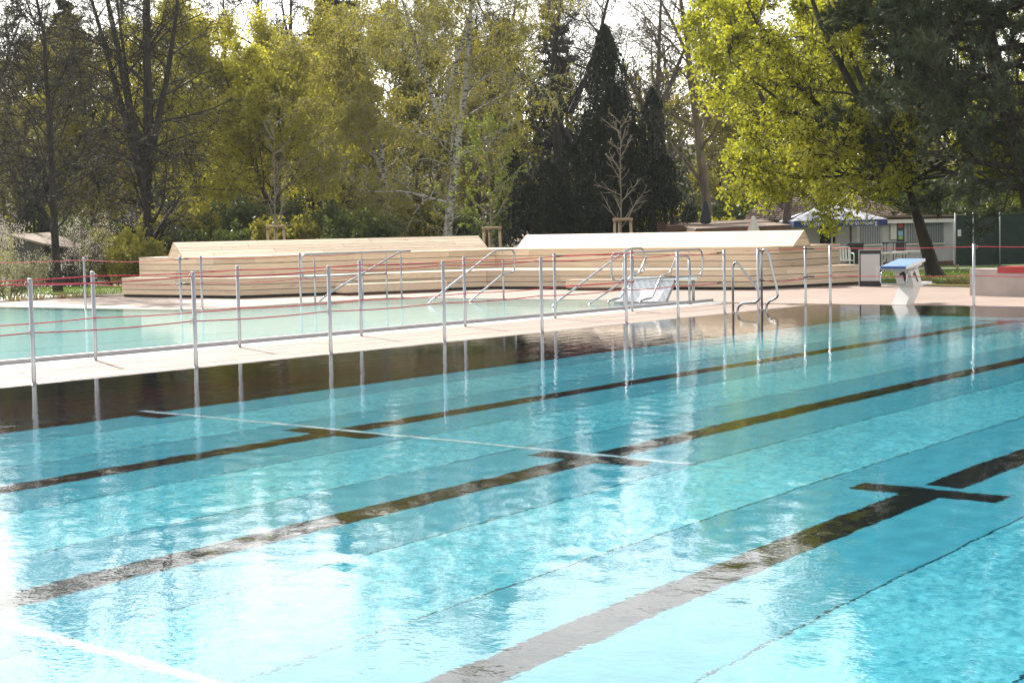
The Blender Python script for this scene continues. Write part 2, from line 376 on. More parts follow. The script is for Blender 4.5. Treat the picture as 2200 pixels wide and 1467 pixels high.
for i in range(5):
    y = 4.0-(.41 if i % 2 else 0)
    while y+PL < YE-.02:
        o = link('paver', pav, DECK); o.location = (-16.5+i*PW, y, rr.uniform(-.0015, .0015)); o.rotation_euler = (rr.uniform(-.002, .002), rr.uniform(-.002, .002), 0)
        y += PL
# slot drain cover and steel rim along the wading pool
g = MB()
for k in range(460):
    y = 4+k*.0515; g.box(-16.93, -16.515, y, y+.034, -.02, .003)
for x in (-16.93, -16.72, -16.53): g.box(x-.012, x+.012, 4, YE+.2, -.03, .0)
tag(g.build('overflow_grating', MAT['grate'], DECK), kind='stuff')
MB().box(-16.945, -16.5, 2, YE+.3, -.14, -.05).build('drain_channel', MAT['dark'], DECK)
rim = MB().prism([(WX0, 2), (-16.97, 2), (-16.97, 27.98), (WX0, 27.98)], -.5, .055)
tag(rim.build('basin_rim', MAT['steel_dull']), kind='structure')
tag(MB().box(WX0, -16.5, YE+.3, 28.0, -.14, -.001).build('rim_paving', MAT['paver']), kind='structure')

RECEIVERS = []
# swimming pool: floor of welded sheets, lane lines, walls
pool = MB().box(XE, XR, YN, YE, -DEPTH-.2, -DEPTH-.02).build('pool_floor', MAT['seam']); tag(pool, kind='structure'); ORIGIN[pool] = np.zeros(3); RECEIVERS.append(pool)
LINES = [-12.36, -9.74, -7.05, -4.38, -1.70, .97, 3.64]
YB = 25.95                               # where the dark end border begins
def sheet_panel(name, x0, x1, y0, y1, z, mat):
    o = MB().box(x0, x1, y0, y1, z-.018, z).build(name, mat, pool); RECEIVERS.append(o); return o
XB = LINES[0]-.14
strips = []
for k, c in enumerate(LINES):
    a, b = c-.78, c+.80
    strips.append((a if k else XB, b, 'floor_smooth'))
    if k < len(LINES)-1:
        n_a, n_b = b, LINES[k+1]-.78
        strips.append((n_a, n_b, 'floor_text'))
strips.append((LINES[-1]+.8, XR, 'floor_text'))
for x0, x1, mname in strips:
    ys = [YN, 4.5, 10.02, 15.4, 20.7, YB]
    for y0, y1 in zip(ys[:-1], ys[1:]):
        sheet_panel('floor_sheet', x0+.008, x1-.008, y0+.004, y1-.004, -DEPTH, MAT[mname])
for y, xa, xb, w_ in ((4.52, XB+.02, XR, .028), (10.02, XB+.02, -6.3, .017)):   # raised white seams across the floor
    sheet_panel('white_seam', xa, xb, y-w_, y+w_, -DEPTH+.012, MAT['white_line'])
for c in LINES:
    for y0, y1 in ((YN+1.5, 9.97), (10.07, 24.9)):
        sheet_panel('lane_line', c-.135, c+.135, y0, y1, -DEPTH+.004, MAT['tile_black'])
    for yt in (9.72, 24.9):
        sheet_panel('lane_cross_bar', c-.50, c+.50, yt, yt+.25, -DEPTH+.008, MAT['tile_black'])
sheet_panel('dark_border', XE, XB-.004, YN, YE, -DEPTH, MAT['pool_dark'])  # floor strip in the same dark tone as the walls
sheet_panel('dark_border', XB+.004, XR, YB+.004, YE, -DEPTH, MAT['pool_dark'])
for nm, args in (('pool_wall', (XE-.35, XE, 2.0, YE, -DEPTH-.2, -.02)), ('pool_wall', (XE-.35, XR+.3, YE, YE+.3, -DEPTH-.2, -.02)), ('pool_wall', (XR, XR+.3, YN, YE, -DEPTH-.2, -.02)), ('pool_wall', (XE-.35, XR, YN-.3, YN, -DEPTH-.2, -.02))):
    o = MB().box(*args).build(nm, MAT['pool_dark'], pool); RECEIVERS.append(o)
# overflow lip along both visible edges
lip = MB().box(XE-.008, XE+.012, 2, YE-.012, -.10, -.004); lip.box(XE-.008, XR, YE-.012, YE-.001, -.10, -.004)
tag(lip.build('pool_lip', MAT['steel_dull']), kind='structure')

# water with real ripples: short crossing wavelets, finest where one stands close to it
xs = np.concatenate([np.arange(XE+.012, -1.0, .036), np.linspace(-1.0, XR, 40)])
ys = np.concatenate([np.linspace(YN, 3.0, 18)[:-1], np.arange(3.0, 9.0, .03), np.arange(9.0, 14.0, .05), np.arange(14.0, YE-.012, .1), [YE-.012]])
X, Y = np.meshgrid(xs, ys, indexing='ij'); Z = np.zeros_like(X); rw = np.random.default_rng(5)
for k in range(46):
    lam = rw.uniform(.15, .42); a = rw.normal(.95, .8); w = 2*PI/lam
    Z += .000062*(lam/.3)**1.3*np.sin((X*math.cos(a)+Y*math.sin(a))*w+rw.uniform(0, 6.28))*(1+.5*np.sin(X*rw.uniform(.2, .6)+Y*rw.uniform(.2, .6)+rw.uniform(0, 6)))
Z *= np.clip((Y*1.0-YN)/.5, 0, 1)*np.clip((YE-Y)/.3, .2, 1)
Z -= .004
n, m = len(xs), len(ys); idx = np.arange(n*m).reshape(n, m)
F = np.stack([idx[:-1, :-1], idx[1:, :-1], idx[1:, 1:], idx[:-1, 1:]], -1).reshape(-1, 4)
water = link('pool_water', mesh_np('pool_water', np.stack([X, Y, Z], -1).reshape(-1, 3), F, [MAT['water']], smooth=True)); tag(water, kind='structure')
water.cycles.is_caustics_caster = True

# wading pool
wf = MB().prism(WPOLY, -.6, -.55).build('wading_pool_floor', MAT['floor_pale']); tag(wf, kind='structure'); ORIGIN[wf] = np.zeros(3); RECEIVERS.append(wf)
for i, (a, b) in enumerate(zip(WPOLY, WPOLY[1:]+WPOLY[:1])):
    d = np.array(b)-np.array(a); L = np.linalg.norm(d); d /= L; nrm = np.array((d[1], -d[0]))
    p = [np.array(a), np.array(b), np.array(b)+nrm*.05, np.array(a)+nrm*.05]
    o = MB().prism(p, -.6, -.145).build('basin_wall', MAT['floor_pale'], wf); RECEIVERS.append(o)
for k in range(5):                       # broad steps at the far end, under water
    y1 = 28.0-.42*k; z = -.09-.092*k
    o = MB().box(-25.55, WX0-.02, y1-.42, y1, -.55, z).build('step', MAT['floor_pale'], wf); RECEIVERS.append(o)
    o = MB().box(-25.55, WX0-.02, y1-.425, y1-.37, z+.001, z+.006).build('step_nosing', MAT['dark'], wf); RECEIVERS.append(o)
for k, y in enumerate((8.5, 11.6, 14.7, 17.8, 20.9, 24.0)):
    o = MB().box(-43, WX0-.1, y, y+.05, -.549, -.542).build('sheet_joint', MAT['white_line'], wf); RECEIVERS.append(o)  # white strips paint the glints of light along the joints
for x in (-19.6, -22.2, -24.8, -27.4, -30):
    o = MB().box(x, x+.03, 3, 21.9 if x < -25.7 else 25.8, -.549, -.544).build('sheet_joint', MAT['seam'], wf); RECEIVERS.append(o)
ww = MB().add([(x, y, -.006) for x, y in WPOLY], [tuple(range(len(WPOLY)))]).build('wading_pool_water', MAT['water2']); tag(ww, kind='structure')
ww.data.polygons.foreach_set('use_smooth', [True]); ww.cycles.is_caustics_caster = True
for o in RECEIVERS: o.cycles.is_caustics_receiver = True

# lawn details by the deck
def scatter_grass(name, poly_fn, n, hmin, hmax, seed, mats):
    r = np.random.default_rng(seed); P = poly_fn(r, n); n = len(P)
    P[:, 2] += ground_z(P[:, 0], P[:, 1])-.03
    a = r.uniform(0, 2*PI, n); h = r.uniform(hmin, hmax, n); w = h*.09+.004; lean = r.normal(0, .35, (n, 2))*h[:, None]
    dx, dy = np.cos(a)*w, np.sin(a)*w
    V = np.stack([P+np.stack([dx, dy, 0*dx], 1), P-np.stack([dx, dy, 0*dx], 1), P+np.stack([lean[:, 0], lean[:, 1], h], 1)], 1).reshape(-1, 3)
    return tag(link(name, mesh_np(name, V, np.arange(3*n).reshape(-1, 3), mats, midx=r.integers(0, len(mats), n))), kind='stuff')
GR1 = leaf_mat('grass_blades', (.07, .12, .015), (.17, .23, .03), .45); GR2 = leaf_mat('dry_grass_blades', (.20, .15, .05), (.30, .23, .09), .3)
def patch(x0, x1, y0, y1):
    def f(r, n): return np.stack([r.uniform(x0, x1, n), r.uniform(y0, y1, n), np.zeros(n)], 1)
    return f
def patch_clip(x0, x1, y0, y1, keep):
    def f(r, n):
        q = np.stack([r.uniform(x0, x1, n), r.uniform(y0, y1, n), np.zeros(n)], 1); return q[keep(q[:, 0], q[:, 1])]
    return f
tag(scatter_grass('lawn_grass', patch_clip(-50, -34.5, 23.4, 37, lambda x, y: (x < -36.2) | (y < 26.0)), 26000, .03, .09, 1, [GR1]), 'short green grass growing on the lawn left of the timber terrace', 'grass')
tag(scatter_grass('lawn_grass', patch(-27, -4, 36.3, 52), 42000, .03, .10, 2, [GR1]), 'short green grass under the leaning maple on the right', 'grass')
tag(scatter_grass('dry_grass', lambda r, n: np.concatenate([np.array([c]) + np.stack([r.normal(0, .16, n//9), r.normal(0, .10, n//9), np.zeros(n//9)], 1) for c in [(-34.6, 24.6, 0), (-34.5, 25.3, 0), (-34.6, 25.9, 0), (-34.5, 23.9, 0), (-16.9, 37.8, 0), (-16.0, 37.9, 0), (-15.3, 37.6, 0), (-17.0, 37.4, 0), (-15.9, 37.2, 0)]]), 450, .08, .24, 3, [GR2]), 'dry brown grass tufts along the edge of the paving', 'grass')
r = np.random.default_rng(8); fl = patch(-27, -8, 36.8, 47)(r, 240); fl = np.concatenate([fl, patch_clip(-48, -35, 23.6, 34, lambda x, y: (x < -37) | (y < 26))(r, 130)])
Vd = []; Fd = []
for i, p in enumerate(fl):
    z = float(ground_z(p[0], p[1]))+.06; s = .022
    for j in range(5): Vd.append((p[0]+s*math.cos(j*1.2566), p[1]+s*math.sin(j*1.2566), z+.012*(j % 2)))
    Fd.append([i*5+j for j in range(5)])
tag(link('lawn_daisies', mesh_np('lawn_daisies', np.array(Vd), np.array(Fd), [MAT['plastic']])), 'tiny white and yellow flowers dotted over the lawn', 'flowers', kind='stuff')
def blob_patch(name, cx, cy, rx, ry, z, mat, seed, n=40, rot=0):
    r = random.Random(seed); pts = []
    ph = [r.uniform(0, 6.28) for _ in range(4)]
    for k in range(n):
        a = 2*PI*k/n; q = 1+.12*math.sin(2*a+ph[0])+.1*math.sin(3*a+ph[1])+.06*math.sin(7*a+ph[2])
        x, y = rx*q*math.cos(a), ry*q*math.sin(a)
        pts.append((cx+x*math.cos(rot)-y*math.sin(rot), cy+x*math.sin(rot)+y*math.cos(rot)))
    return tag(MB().prism(pts, z-.05, z).build(name, mat), kind='structure')
blob_patch('bare_soil', -35.0, 26.6, .9, 1.1, .012, MAT['soil'], 2)
blob_patch('bare_soil', -34.75, 24.7, .45, 1.9, .008, MAT['soil'], 4)
# paved path in front of the kiosk
a, b = fwd(1900, 62), fwd(2300, 57); c, d = fwd(2350, 62), fwd(1880, 68)
tag(MB().add([(p[0], p[1], float(ground_z(p[0], p[1]))-.02) for p in (a, b, c, d)], [(0, 1, 2, 3)]).build('path', MAT['path']), kind='structure')

# ------------------------------------------------------------------ timber terrace
LO = [(-33.56, 26.45), (-29.31, 26.51), (-26.5, 32.53), (-19.12, 33.18), (-18.07, 36.69)]
UP = [(-34.06, 27.42), (-30.58, 26.91), (-28.10, 34.90), (-19.37, 34.17), (-19.18, 37.84)]
BK = [(-35.3, 31.4), (-34.0, 31.2), (-31.3, 38.4), (-22.6, 37.7), (-22.1, 39.2)]
Z1, Z2 = .485, .985
ter = thing('timber_terrace', 'two-tier pale larch seating terrace bending around the wading pool', 'terrace', (-26.5, 33, 0))
def face_boards(parent, a, b, rows, th, seed, mat, start=0.0, step=3.0):
    """boards on the outside of the wall a->b (outside is on the right hand)"""
    r = random.Random(seed); a, b = np.array(a, float), np.array(b, float); L = np.linalg.norm(b-a); d = (b-a)/L; out = np.array((d[1], -d[0]))
    for k, (z0, z1) in enumerate(rows):
        s = 0.0; cuts = [0.0]; q = r.uniform(.25, 1.0)*step
        while q < L-.5: cuts.append(q); q += step*r.uniform(.85, 1.1)
        cuts.append(L)
        for c0, c1 in zip(cuts[:-1], cuts[1:]):
            j = r.uniform(-.0015, .0015); p, e = a+d*(c0+.003), a+d*(c1-.003); o0, o1 = out*(j-th), out*j
            MB().hexa([(*(p+o0), z0), (*(e+o0), z0), (*(e+o1), z0), (*(p+o1), z0)], [(*(p+o0), z1), (*(e+o0), z1), (*(e+o1), z1), (*(p+o1), z1)]).build('board', mat, parent)
rowsL = [(.068, .184), (.198, .316), (.330, .450)]
rowsU = [(.493, .638), (.652, .798), (.812, .950)]
for i in range(4):
    m_ = WX if i in (0, 2) else WY
    face_boards(ter, LO[i], LO[i+1], rowsL, .03, 20+i, m_); face_boards(ter, UP[i], UP[i+1], rowsU, .03, 40+i, m_)
def lerp2(p, q, t): return (p[0]+(q[0]-p[0])*t, p[1]+(q[1]-p[1])*t)
def grow_out(poly, e):                  # push a polyline outwards (right-hand side)
    out = []
    for i, p in enumerate(poly):
        ns = []
        for j in (i-1, i):
            if 0 <= j < len(poly)-1:
                d = np.array(poly[j+1])-np.array(poly[j]); d /= np.linalg.norm(d); ns.append(np.array((d[1], -d[0])))
        nn = sum(ns); nn = nn/(nn@nn)*len(ns) if len(ns) == 1 else nn*(2/(nn@nn))
        out.append((p[0]+nn[0]*e, p[1]+nn[1]*e))
    return out
LOn, UPn = grow_out(LO, .012), grow_out(UP, .012)
for i in range(4):                      # treads: boards side by side, mitred at the corners
    m_ = WX if i in (0, 2) else WY
    for k in range(6):
        t0, t1 = k/6+(.004 if k else 0), (k+1)/6-.004
        q = [lerp2(LOn[i], UP[i], t0), lerp2(LOn[i+1], UP[i+1], t0), lerp2(LOn[i+1], UP[i+1], t1), lerp2(LOn[i], UP[i], t1)]
        MB().prism(q, .452, Z1-.001*(k % 2)).build('tread_board', m_, ter)
    for k in range(12):
        t0, t1 = k/12+(.002 if k else 0), (k+1)/12-.002
        q = [lerp2(UPn[i], BK[i], t0), lerp2(UPn[i+1], BK[i+1], t0), lerp2(UPn[i+1], BK[i+1], t1), lerp2(UPn[i], BK[i], t1)]
        MB().prism(q, .952, Z2-.001*(k % 2)).build('tread_board', m_, ter)
LOi, UPi = grow_out(LO, -.045), grow_out(UP, -.045)
cc = MB()
for i in range(4):
    cc.prism([LOi[i], LOi[i+1], BK[i+1], BK[i]], .005, .45); cc.prism([UPi[i], UPi[i+1], BK[i+1], BK[i]], .45, .95)
cc.build('carcass', MAT['dark'], ter)
# end faces
for a, b, rows, seed in ((BK[0], LO[0], rowsL, 71), (BK[0], UP[0], rowsU, 72), (LO[4], BK[4], rowsL, 73), (UP[4], BK[4], rowsU, 74)):
    face_boards(ter, a, b, rows, .03, seed, WY)

def ramp_seat(name, label, f0, f1, a0, a1, b0, b1, zt, mat, mate, seed):
    """sloping lounge: front slope f0-f1 up to ridge a0-a1, short back slope down to b0-b1"""
    root = thing(name, label, 'backrest', (f0[0], f0[1], Z2)); r = random.Random(seed)
    f0, f1, a0, a1, b0, b1 = (np.array(q, float) for q in (f0, f1, a0, a1, b0, b1))
    L = np.linalg.norm(f1-f0)
    def pt(t, s, lift):
        p = f0+(a0-f0)*t; q = f1+(a1-f1)*t; xy = p+(q-p)*s; return (*xy, Z2+.004+(zt-Z2-.004)*t+lift)
    rows = 5
    for k in range(rows):
        t0, t1 = k/rows+.012, (k+1)/rows-.012; cuts = [0.0]; q = r.uniform(.2, .9)*3.4
        while q < L-.6: cuts.append(q/L); q += 3.4*r.uniform(.9, 1.1)
        cuts.append(1.0)
        for c0, c1 in zip(cuts[:-1], cuts[1:]):
            e = .0006; j = r.uniform(0, .002)
            MB().hexa([pt(t0, c0+e, -.03), pt(t0, c1-e, -.03), pt(t1, c1-e, -.03), pt(t1, c0+e, -.03)], [pt(t0, c0+e, j), pt(t0, c1-e, j), pt(t1, c1-e, j), pt(t1, c0+e, j)]).build('board', mat, root)
    def bpt(t, s, lift):
        p = b0+(a0-b0)*t; q = b1+(a1-b1)*t; xy = p+(q-p)*s; return (*xy, Z2+.004+(zt-Z2-.004)*t+lift)
    for k in range(3):
        t0, t1 = k/3+.008, (k+1)/3-.012
        MB().hexa([bpt(t0, 1, -.03), bpt(t0, 0, -.03), bpt(t1, 0, -.03), bpt(t1, 1, -.03)], [bpt(t0, 1, 0), bpt(t0, 0, 0), bpt(t1, 0, 0), bpt(t1, 1, 0)]).build('board', mat, root)
    for (f, a, b, o) in ((f0, a0, b0, f1), (f1, a1, b1, f0)):      # closed triangular ends, two boards each
        inw = (o-f)/L*.03
        def tri(t, front):
            p = (f if front else b); xy = p+(a-p)*t; return xy
        for t0, t1 in ((.0, .47), (.5, .93)):
            P4 = [tri(t0, True), tri(t0, False), tri(t1, False), tri(t1, True)]; zz = [Z2+.003+(zt-Z2-.03)*t for t in (t0, t0, t1, t1)]
            A_ = [(*(p+inw*.4), z) for p, z in zip(P4, zz)]; B_ = [(*(p+inw*1.4), z) for p, z in zip(P4, zz)]
            MB().hexa(A_, B_).build('end_board', mate, root)
    return root
ZR = 1.365
ramp_seat('sloping_backrest', 'long sloping timber backrest on the left wing, in shade and greyish', (-32.14, 27.27), (-29.38, 36.17), (-32.84, 27.55), (-30.05, 36.54), (-33.26, 27.72), (-30.55, 36.75), ZR, WY, WX, 91)
ramp_seat('sloping_backrest', 'long sloping timber backrest on the right wing, bleached by full sun', (-27.94, 35.59), (-18.89, 34.83), (-28.14, 36.35), (-18.99, 35.59), (-28.0, 36.8), (-19.07, 36.05), ZR, WX, WY, 92)
# two step boxes in front of the terrace
def step_box(label, a, b, depth, h):
    a, b = np.array(a, float), np.array(b, float); d = (b-a)/np.linalg.norm(b-a); back = np.array((-d[1], d[0]))
    root = thing('step_box', label, 'step', (*a, 0), 'timber step boxes in front of the terrace')
    q = lambda i, z: [(*(a+d*i+back*i), z), (*(b-d*i+back*i), z), (*(b-d*i+back*(depth-i)), z), (*(a+d*i+back*(depth-i)), z)]
    MB().hexa(q(.03, .0), q(.03, .07)).build('plinth', MAT['fascia'], root)
    MB().hexa(q(0, .07), q(0, h-.034)).build('body', WX, root)
    for k in range(3):
        t0, t1 = depth*k/3+.003, depth*(k+1)/3-.003
        p = [(*(a-d*.012+back*(t0-.012)), 0), (*(b+d*.012+back*(t0-.012)), 0), (*(b+d*.012+back*(t1-.012)), 0), (*(a-d*.012+back*(t1-.012)), 0)]
        MB().hexa([(x, y, h-.03) for x, y, _ in p], [(x, y, h) for x, y, _ in p]).build('tread_board', WX, root)
step_box('low timber step box against the left wing of the terrace', (-27.55, 28.35), (-26.5, 30.95), .5, .27)
step_box('low timber step box against the right wing of the terrace', (-23.7, 32.15), (-21.3, 32.4), .5, .26)

# ------------------------------------------------------------------ barrier posts and ropes
def make_post(h=1.1):
    root = thing('barrier_post', '', 'post', (0, 0, 0), 'steel rope barrier posts')
    p = MB().tube([(0, 0, -.01), (0, 0, .02), (0, 0, h-.012)], .024, 14).build('pole', MAT['steel'], root)
    c = MB().lathe([(.024, h-.012), (.0255, h-.01), (.0255, h-.002), (.02, h)], (0, 0, 0), 14).build('cap', MAT['steel_dull'], root)
    f = MB().lathe([(.034, -.004), (.034, .004), (.026, .007)], (0, 0, 0), 14).build('foot_ring', MAT['steel_dull'], root)
    ks = [p, c, f]
    for z in (h-.06, .535):
        ring = [(.024+.022+.022*math.cos(t), 0, z+.028*math.sin(t)) for t in np.linspace(0, 2*PI, 13)]
        ks.append(MB().tube(ring, .0035, 6, False).build('hook', MAT['steel'], root))
    KIDS[root] = ks
    return root
POST = make_post(); post_used = [False]
def put_post(x, y, label, rot=0.0):
    if not post_used[0]:
        post_used[0] = True; POST.location = (x, y, 0); o = POST
    else: o = dup(POST, (x, y, 0))
    o.rotation_euler = (0, 0, rot); o['label'] = label; return o
nearY = [10.21+2.2*i for i in range(-1, 6)]+[22.72, 24.21]
nearY = [y for y in nearY if y > 9]
for i, y in enumerate(nearY): put_post(XE-.03, y, f'slim steel rope post on the edge of the lane pool, {ORD[i]} from the left', PI/2+PI)
farY = [12.52+2.37*i for i in range(5)]+[24.32]
for i, y in enumerate(farY): put_post(-16.45, y, f'slim steel rope post beside the grating of the wading pool, {ORD[i]} from the left', PI/2)
backP = [(-29.0, 21.86), (-26.27, 22.2), (-26.1, 22.62), (-25.92, 25.3)]
for i, (x, y) in enumerate(backP): put_post(x, y, f'slim steel rope post on the far bank of the wading pool, {ORD[i]} from the left', 0)
endP = [(-14.48, 25.4), (-14.5, 27.2), (-14.26, 27.72), (-11.45, 27.72), (-6.6, 27.72)]
put_post(*endP[0], 'steel rope post standing right behind the taller grab rail', 0); put_post(*endP[1], 'steel rope post just before the far corner of the lane pool', 0)
put_post(*endP[2], 'steel rope post just past the far corner of the lane pool', 0); put_post(*endP[3], 'steel rope post on the end wall right of the starting block', 0)
def rope(label, pts, sag=.03, r=.0075, clips=()):
    path = []
    for a, b in zip(pts[:-1], pts[1:]):
        for k in range(10):
            t = k/10; q = [a[i]+(b[i]-a[i])*t for i in range(3)]; q[2] -= sag*4*t*(1-t); path.append(q)
    path.append(list(pts[-1]))
    root = thing('barrier_rope', label, 'rope', pts[0], 'red barrier ropes')
    MB().tube(path, r, 6).build('cord', MAT['rope'], root)
    for i in clips:
        a = np.array(path[i], float); b = np.array(path[i+1 if i >= 0 else i-1], float); d = (b-a)/np.linalg.norm(b-a)
        MB().tube([a+d*.0, a+d*.16], .014, 8).build('clip', MAT['clip'], root)
    return root
zu, zl = 1.045, .53
def run(x, ys, z): return [(x, y, z) for y in ys]
rope('upper red rope along the edge of the lane pool', run(XE-.076, [6.5]+nearY, zu), .025, clips=(-1,))
rope('lower red rope along the edge of the lane pool', run(XE-.076, [6.5]+nearY, zl), .02, clips=(-1,))
rope('upper red rope beside the wading pool grating', run(-16.404, [7.8, 10.15]+farY[:5], zu), .02)
rope('lower red rope beside the wading pool grating', run(-16.404, [7.8, 10.15]+farY[:5], zl), .02)
rope('short upper red strap between the last two posts by the wading pool', run(-16.404, farY[4:], zu), .0, .012, clips=(0,))
rope('short lower red strap between the last two posts by the wading pool', run(-16.404, farY[4:], zl), .0, .012, clips=(0,))
B = [(-36.0, 21.75)]+backP[:2]
for nm, z in (('upper', zu), ('lower', zl)):
    rope(f'{nm} red rope across the lawn side of the wading pool', [(x+.04, y, z) for x, y in B], .05, clips=(-1,))
    rope(f'{nm} red rope link between the two close posts on the far bank', [(x+.04, y, z) for x, y in backP[1:3]], .0, clips=(0,))
    rope(f'{nm} red rope in front of the left wing of the terrace', [(x+.04, y, z) for x, y in backP[2:]]+[(-25.3, 26.6, z+.02)], .04)
    rope(f'{nm} red rope from the grab rail post to the far corner', [(x+.04, y, z) for x, y in endP[:2]], .0 if nm == 'upper' else .06, clips=(0, -1))
    rope(f'{nm} red rope link around the far corner of the lane pool', [(x+.04, y, z) for x, y in endP[1:3]], .01, clips=(0,))
    rope(f'{nm} red rope across the end of the lane pool', [(x+.04, y+.02, z) for x, y in endP[2:4]]+[(-8.6, 27.74, z)], .02)

# ------------------------------------------------------------------ handrails
ST = MAT['steel']
def flange(root, x, y, z=0.0): MB().lathe([(.05, z-.002), (.05, z+.008), (.027, z+.012)], (x, y, 0), 14).build('foot_plate', MAT['steel_dull'], root)
def step_rail(label, x, yp, y_top, y_w, y_w2, hook):
    root = thing('hand_rail', label, 'handrail', (x, yp, 0), 'stainless hand rails of the wading pool')
    # sloping top rail with rounded rear loop
    path = [(x, yp-.05, .56), (x, yp+.42, .56), (x, yp+.42, 1.07), (x, y_top, 1.07), (x, y_w+.18, .10)]
    path += ([(x, y_w-.03, -.02), (x, y_w, -.45)] if not hook else [(x, y_w-.28, -.05), (x, y_w+.02, -.12), (x, y_w+.3, -.15)])
    MB().tube(rounded(path, .16), .021, 12).build('top_rail', ST, root)
    MB().tube([(x, yp, -.12), (x, yp, .86)], .021, 12).build('upright', ST, root)
    MB().tube([(x, yp, .86), (x, yp, 1.055)], .007, 8).build('pin', ST, root)
    MB().tube(rounded([(x, yp+.02, .54), (x, yp-.08, .5), (x, y_w2, .0), (x, y_w2-.25, -.25), (x, y_w2-.27, -.5)], .05), .019, 12).build('lower_rail', ST, root)
    flange(root, x, yp, .0)
    return root
step_rail('sloping stainless hand rail in the middle of the wading pool steps', -22.33, 27.98, 27.72, 25.45, 26.82, False)
step_rail('sloping stainless hand rail near the right end of the wading pool steps', -18.92, 28.02, 27.86, 25.2, 26.45, False)
root = thing('hand_rail', 'stainless side railing with sloping end at the left of the wading pool steps', 'handrail', (-25.2, 26.5, 0), 'stainless hand rails of the wading pool')
x = -25.32
MB().tube(rounded([(x, 27.45, .57), (x, 24.75, .57), (x, 24.75, 1.07), (x, 28.0, 1.07), (x+.0, 28.28, 1.07)], .17), .021, 12).build('side_loop', ST, root)
MB().tube(rounded([(x, 28.28, 1.07), (x+.1, 27.85, 1.07), (x+.55, 24.95, .20), (x+.58, 24.62, .02), (x+.58, 24.9, -.10), (x+.58, 25.2, -.3)], .2), .021, 12).build('sloping_rail', ST, root)
for y in (25.15, 26.65, 27.45, 27.95):
    MB().tube([(x, y, -.3), (x, y, .93)], .021, 12).build('upright', ST, root); MB().tube([(x, y, .93), (x, y, 1.06)], .007, 8).build('pin', ST, root)
flange(root, x, 27.95, .002)
root = thing('side_railing', 'stainless loop railing on the paving beside the steel water lounger', 'railing', (-16.7, 25.5, 0))
x = -16.74
MB().tube(rounded([(x, 24.6, .55), (x, 24.1, .55), (x, 24.1, 1.05), (x, 27.2, 1.05), (x, 27.2, .55), (x, 26.75, .55)], .16), .021, 12).build('loop', ST, root)
MB().tube([(x, 24.6, .55), (x, 26.75, .55)], .017, 12).build('middle_rail', ST, root)
for y in (24.5, 26.72):
    MB().tube([(x, y, -.02), (x, y, .86)], .024, 12).build('upright', ST, root); MB().tube([(x, y, .86), (x, y, 1.045)], .007, 8).build('pin', ST, root); flange(root, x, y, .004)

# water lounger: sloping perforated sheet between tube frames
root = thing('water_lounger', 'stainless water lounger with perforated sloping sheet at the pool corner', 'lounger', (-17.9, 26.9, 0))
A0, A1 = np.array((-18.35, 26.55, .05)), np.array((-17.32, 26.55, .05)); up_ = np.array((-.10, .52, .43))
A0, A1 = np.array((-18.30, 26.5, .045)), np.array((-17.30, 26.72, .045))
nrm = np.cross(A1-A0, up_); nrm /= np.linalg.norm(nrm)
MB().hexa([A0-nrm*.02, A1-nrm*.02, A1+up_-nrm*.02, A0+up_-nrm*.02], [A0, A1, A1+up_, A0+up_]).build('perforated_sheet', MAT['perf'], root)
for P_ in (A0, (A0+A1)/2, A1): MB().bar(P_-nrm*.03, P_+up_-nrm*.03, .05, .03).build('side_strip', MAT['steel_dull'], root)
MB().bar(A0+(-.03, 0, -.02), A1+(.06, 0, -.02), .09, .06).build('seat_edge', MAT['steel_dull'], root)
T0, T1 = A0+up_, A1+up_
MB().bar(T0+(-.1, .03, .01), T1+(.42, .10, .01), .14, .07).build('top_beam', MAT['white'], root)
for k in (.08, .72):
    c = A0+(A1-A0)*k; e = np.array((-.06, -.45, 0))
    pth = [c+e+(0.18, -.02, -.15), c+e+(.1, -.05, .03), c+e*.35+(0, 0, .07), c+(0, .02, .07), c+up_*.98+(0, 0, .07), c+up_+(0.02, .28, .10), c+up_+(.05, .5, .43)]
    if k > .5: pth += [c+up_+(.12, .85, .43), c+up_+(.12, .9, -.0)]
    MB().tube(rounded(pth, .09), .019, 12).build('frame_tube', ST, root)
for q in (T1+(.36, .10, 0), T0+(-.02, .02, 0)): MB().tube([(q[0], q[1], -.02), (q[0], q[1], q[2])], .03, 12).build('leg', MAT['steel_dull'], root)
MB().box(-18.2, -17.2, 26.35, 26.62, -.05, .012).build('foot_rest', MAT['steel_dull'], root)

# grab rails of the swimming pool
def grab(label, y, top, reach):
    root = thing('grab_rail', label, 'grab rail', (XE, y, 0), 'stainless grab rails at the lane pool edge')
    x = XE-.02
    pts = [(x, y, -.35), (x, y, top-.07), (x+.06, y, top), (x+.14, y, top-.07), (x+reach, y, .40), (x+reach+.03, y, .24), (x+reach-.06, y, .185), (x+.16, y, .16), (x+.09, y, .08), (x+.09, y, -.12), (x+.3, y, -.2), (x+.42, y, -.32), (x+.42, y, -.7)]
    MB().tube(rounded(pts, .10, 7), .021, 12).build('tube', ST, root); MB().lathe([(.04, -.003), (.04, .006), (.024, .01)], (x, y, 0), 14).build('foot_ring', MAT['steel_dull'], root)
grab('lower curved stainless grab rail left of the pair on the pool edge', 24.47, .88, .50)
grab('taller narrow stainless grab rail right of the pair on the pool edge', 25.47, 1.08, .30)

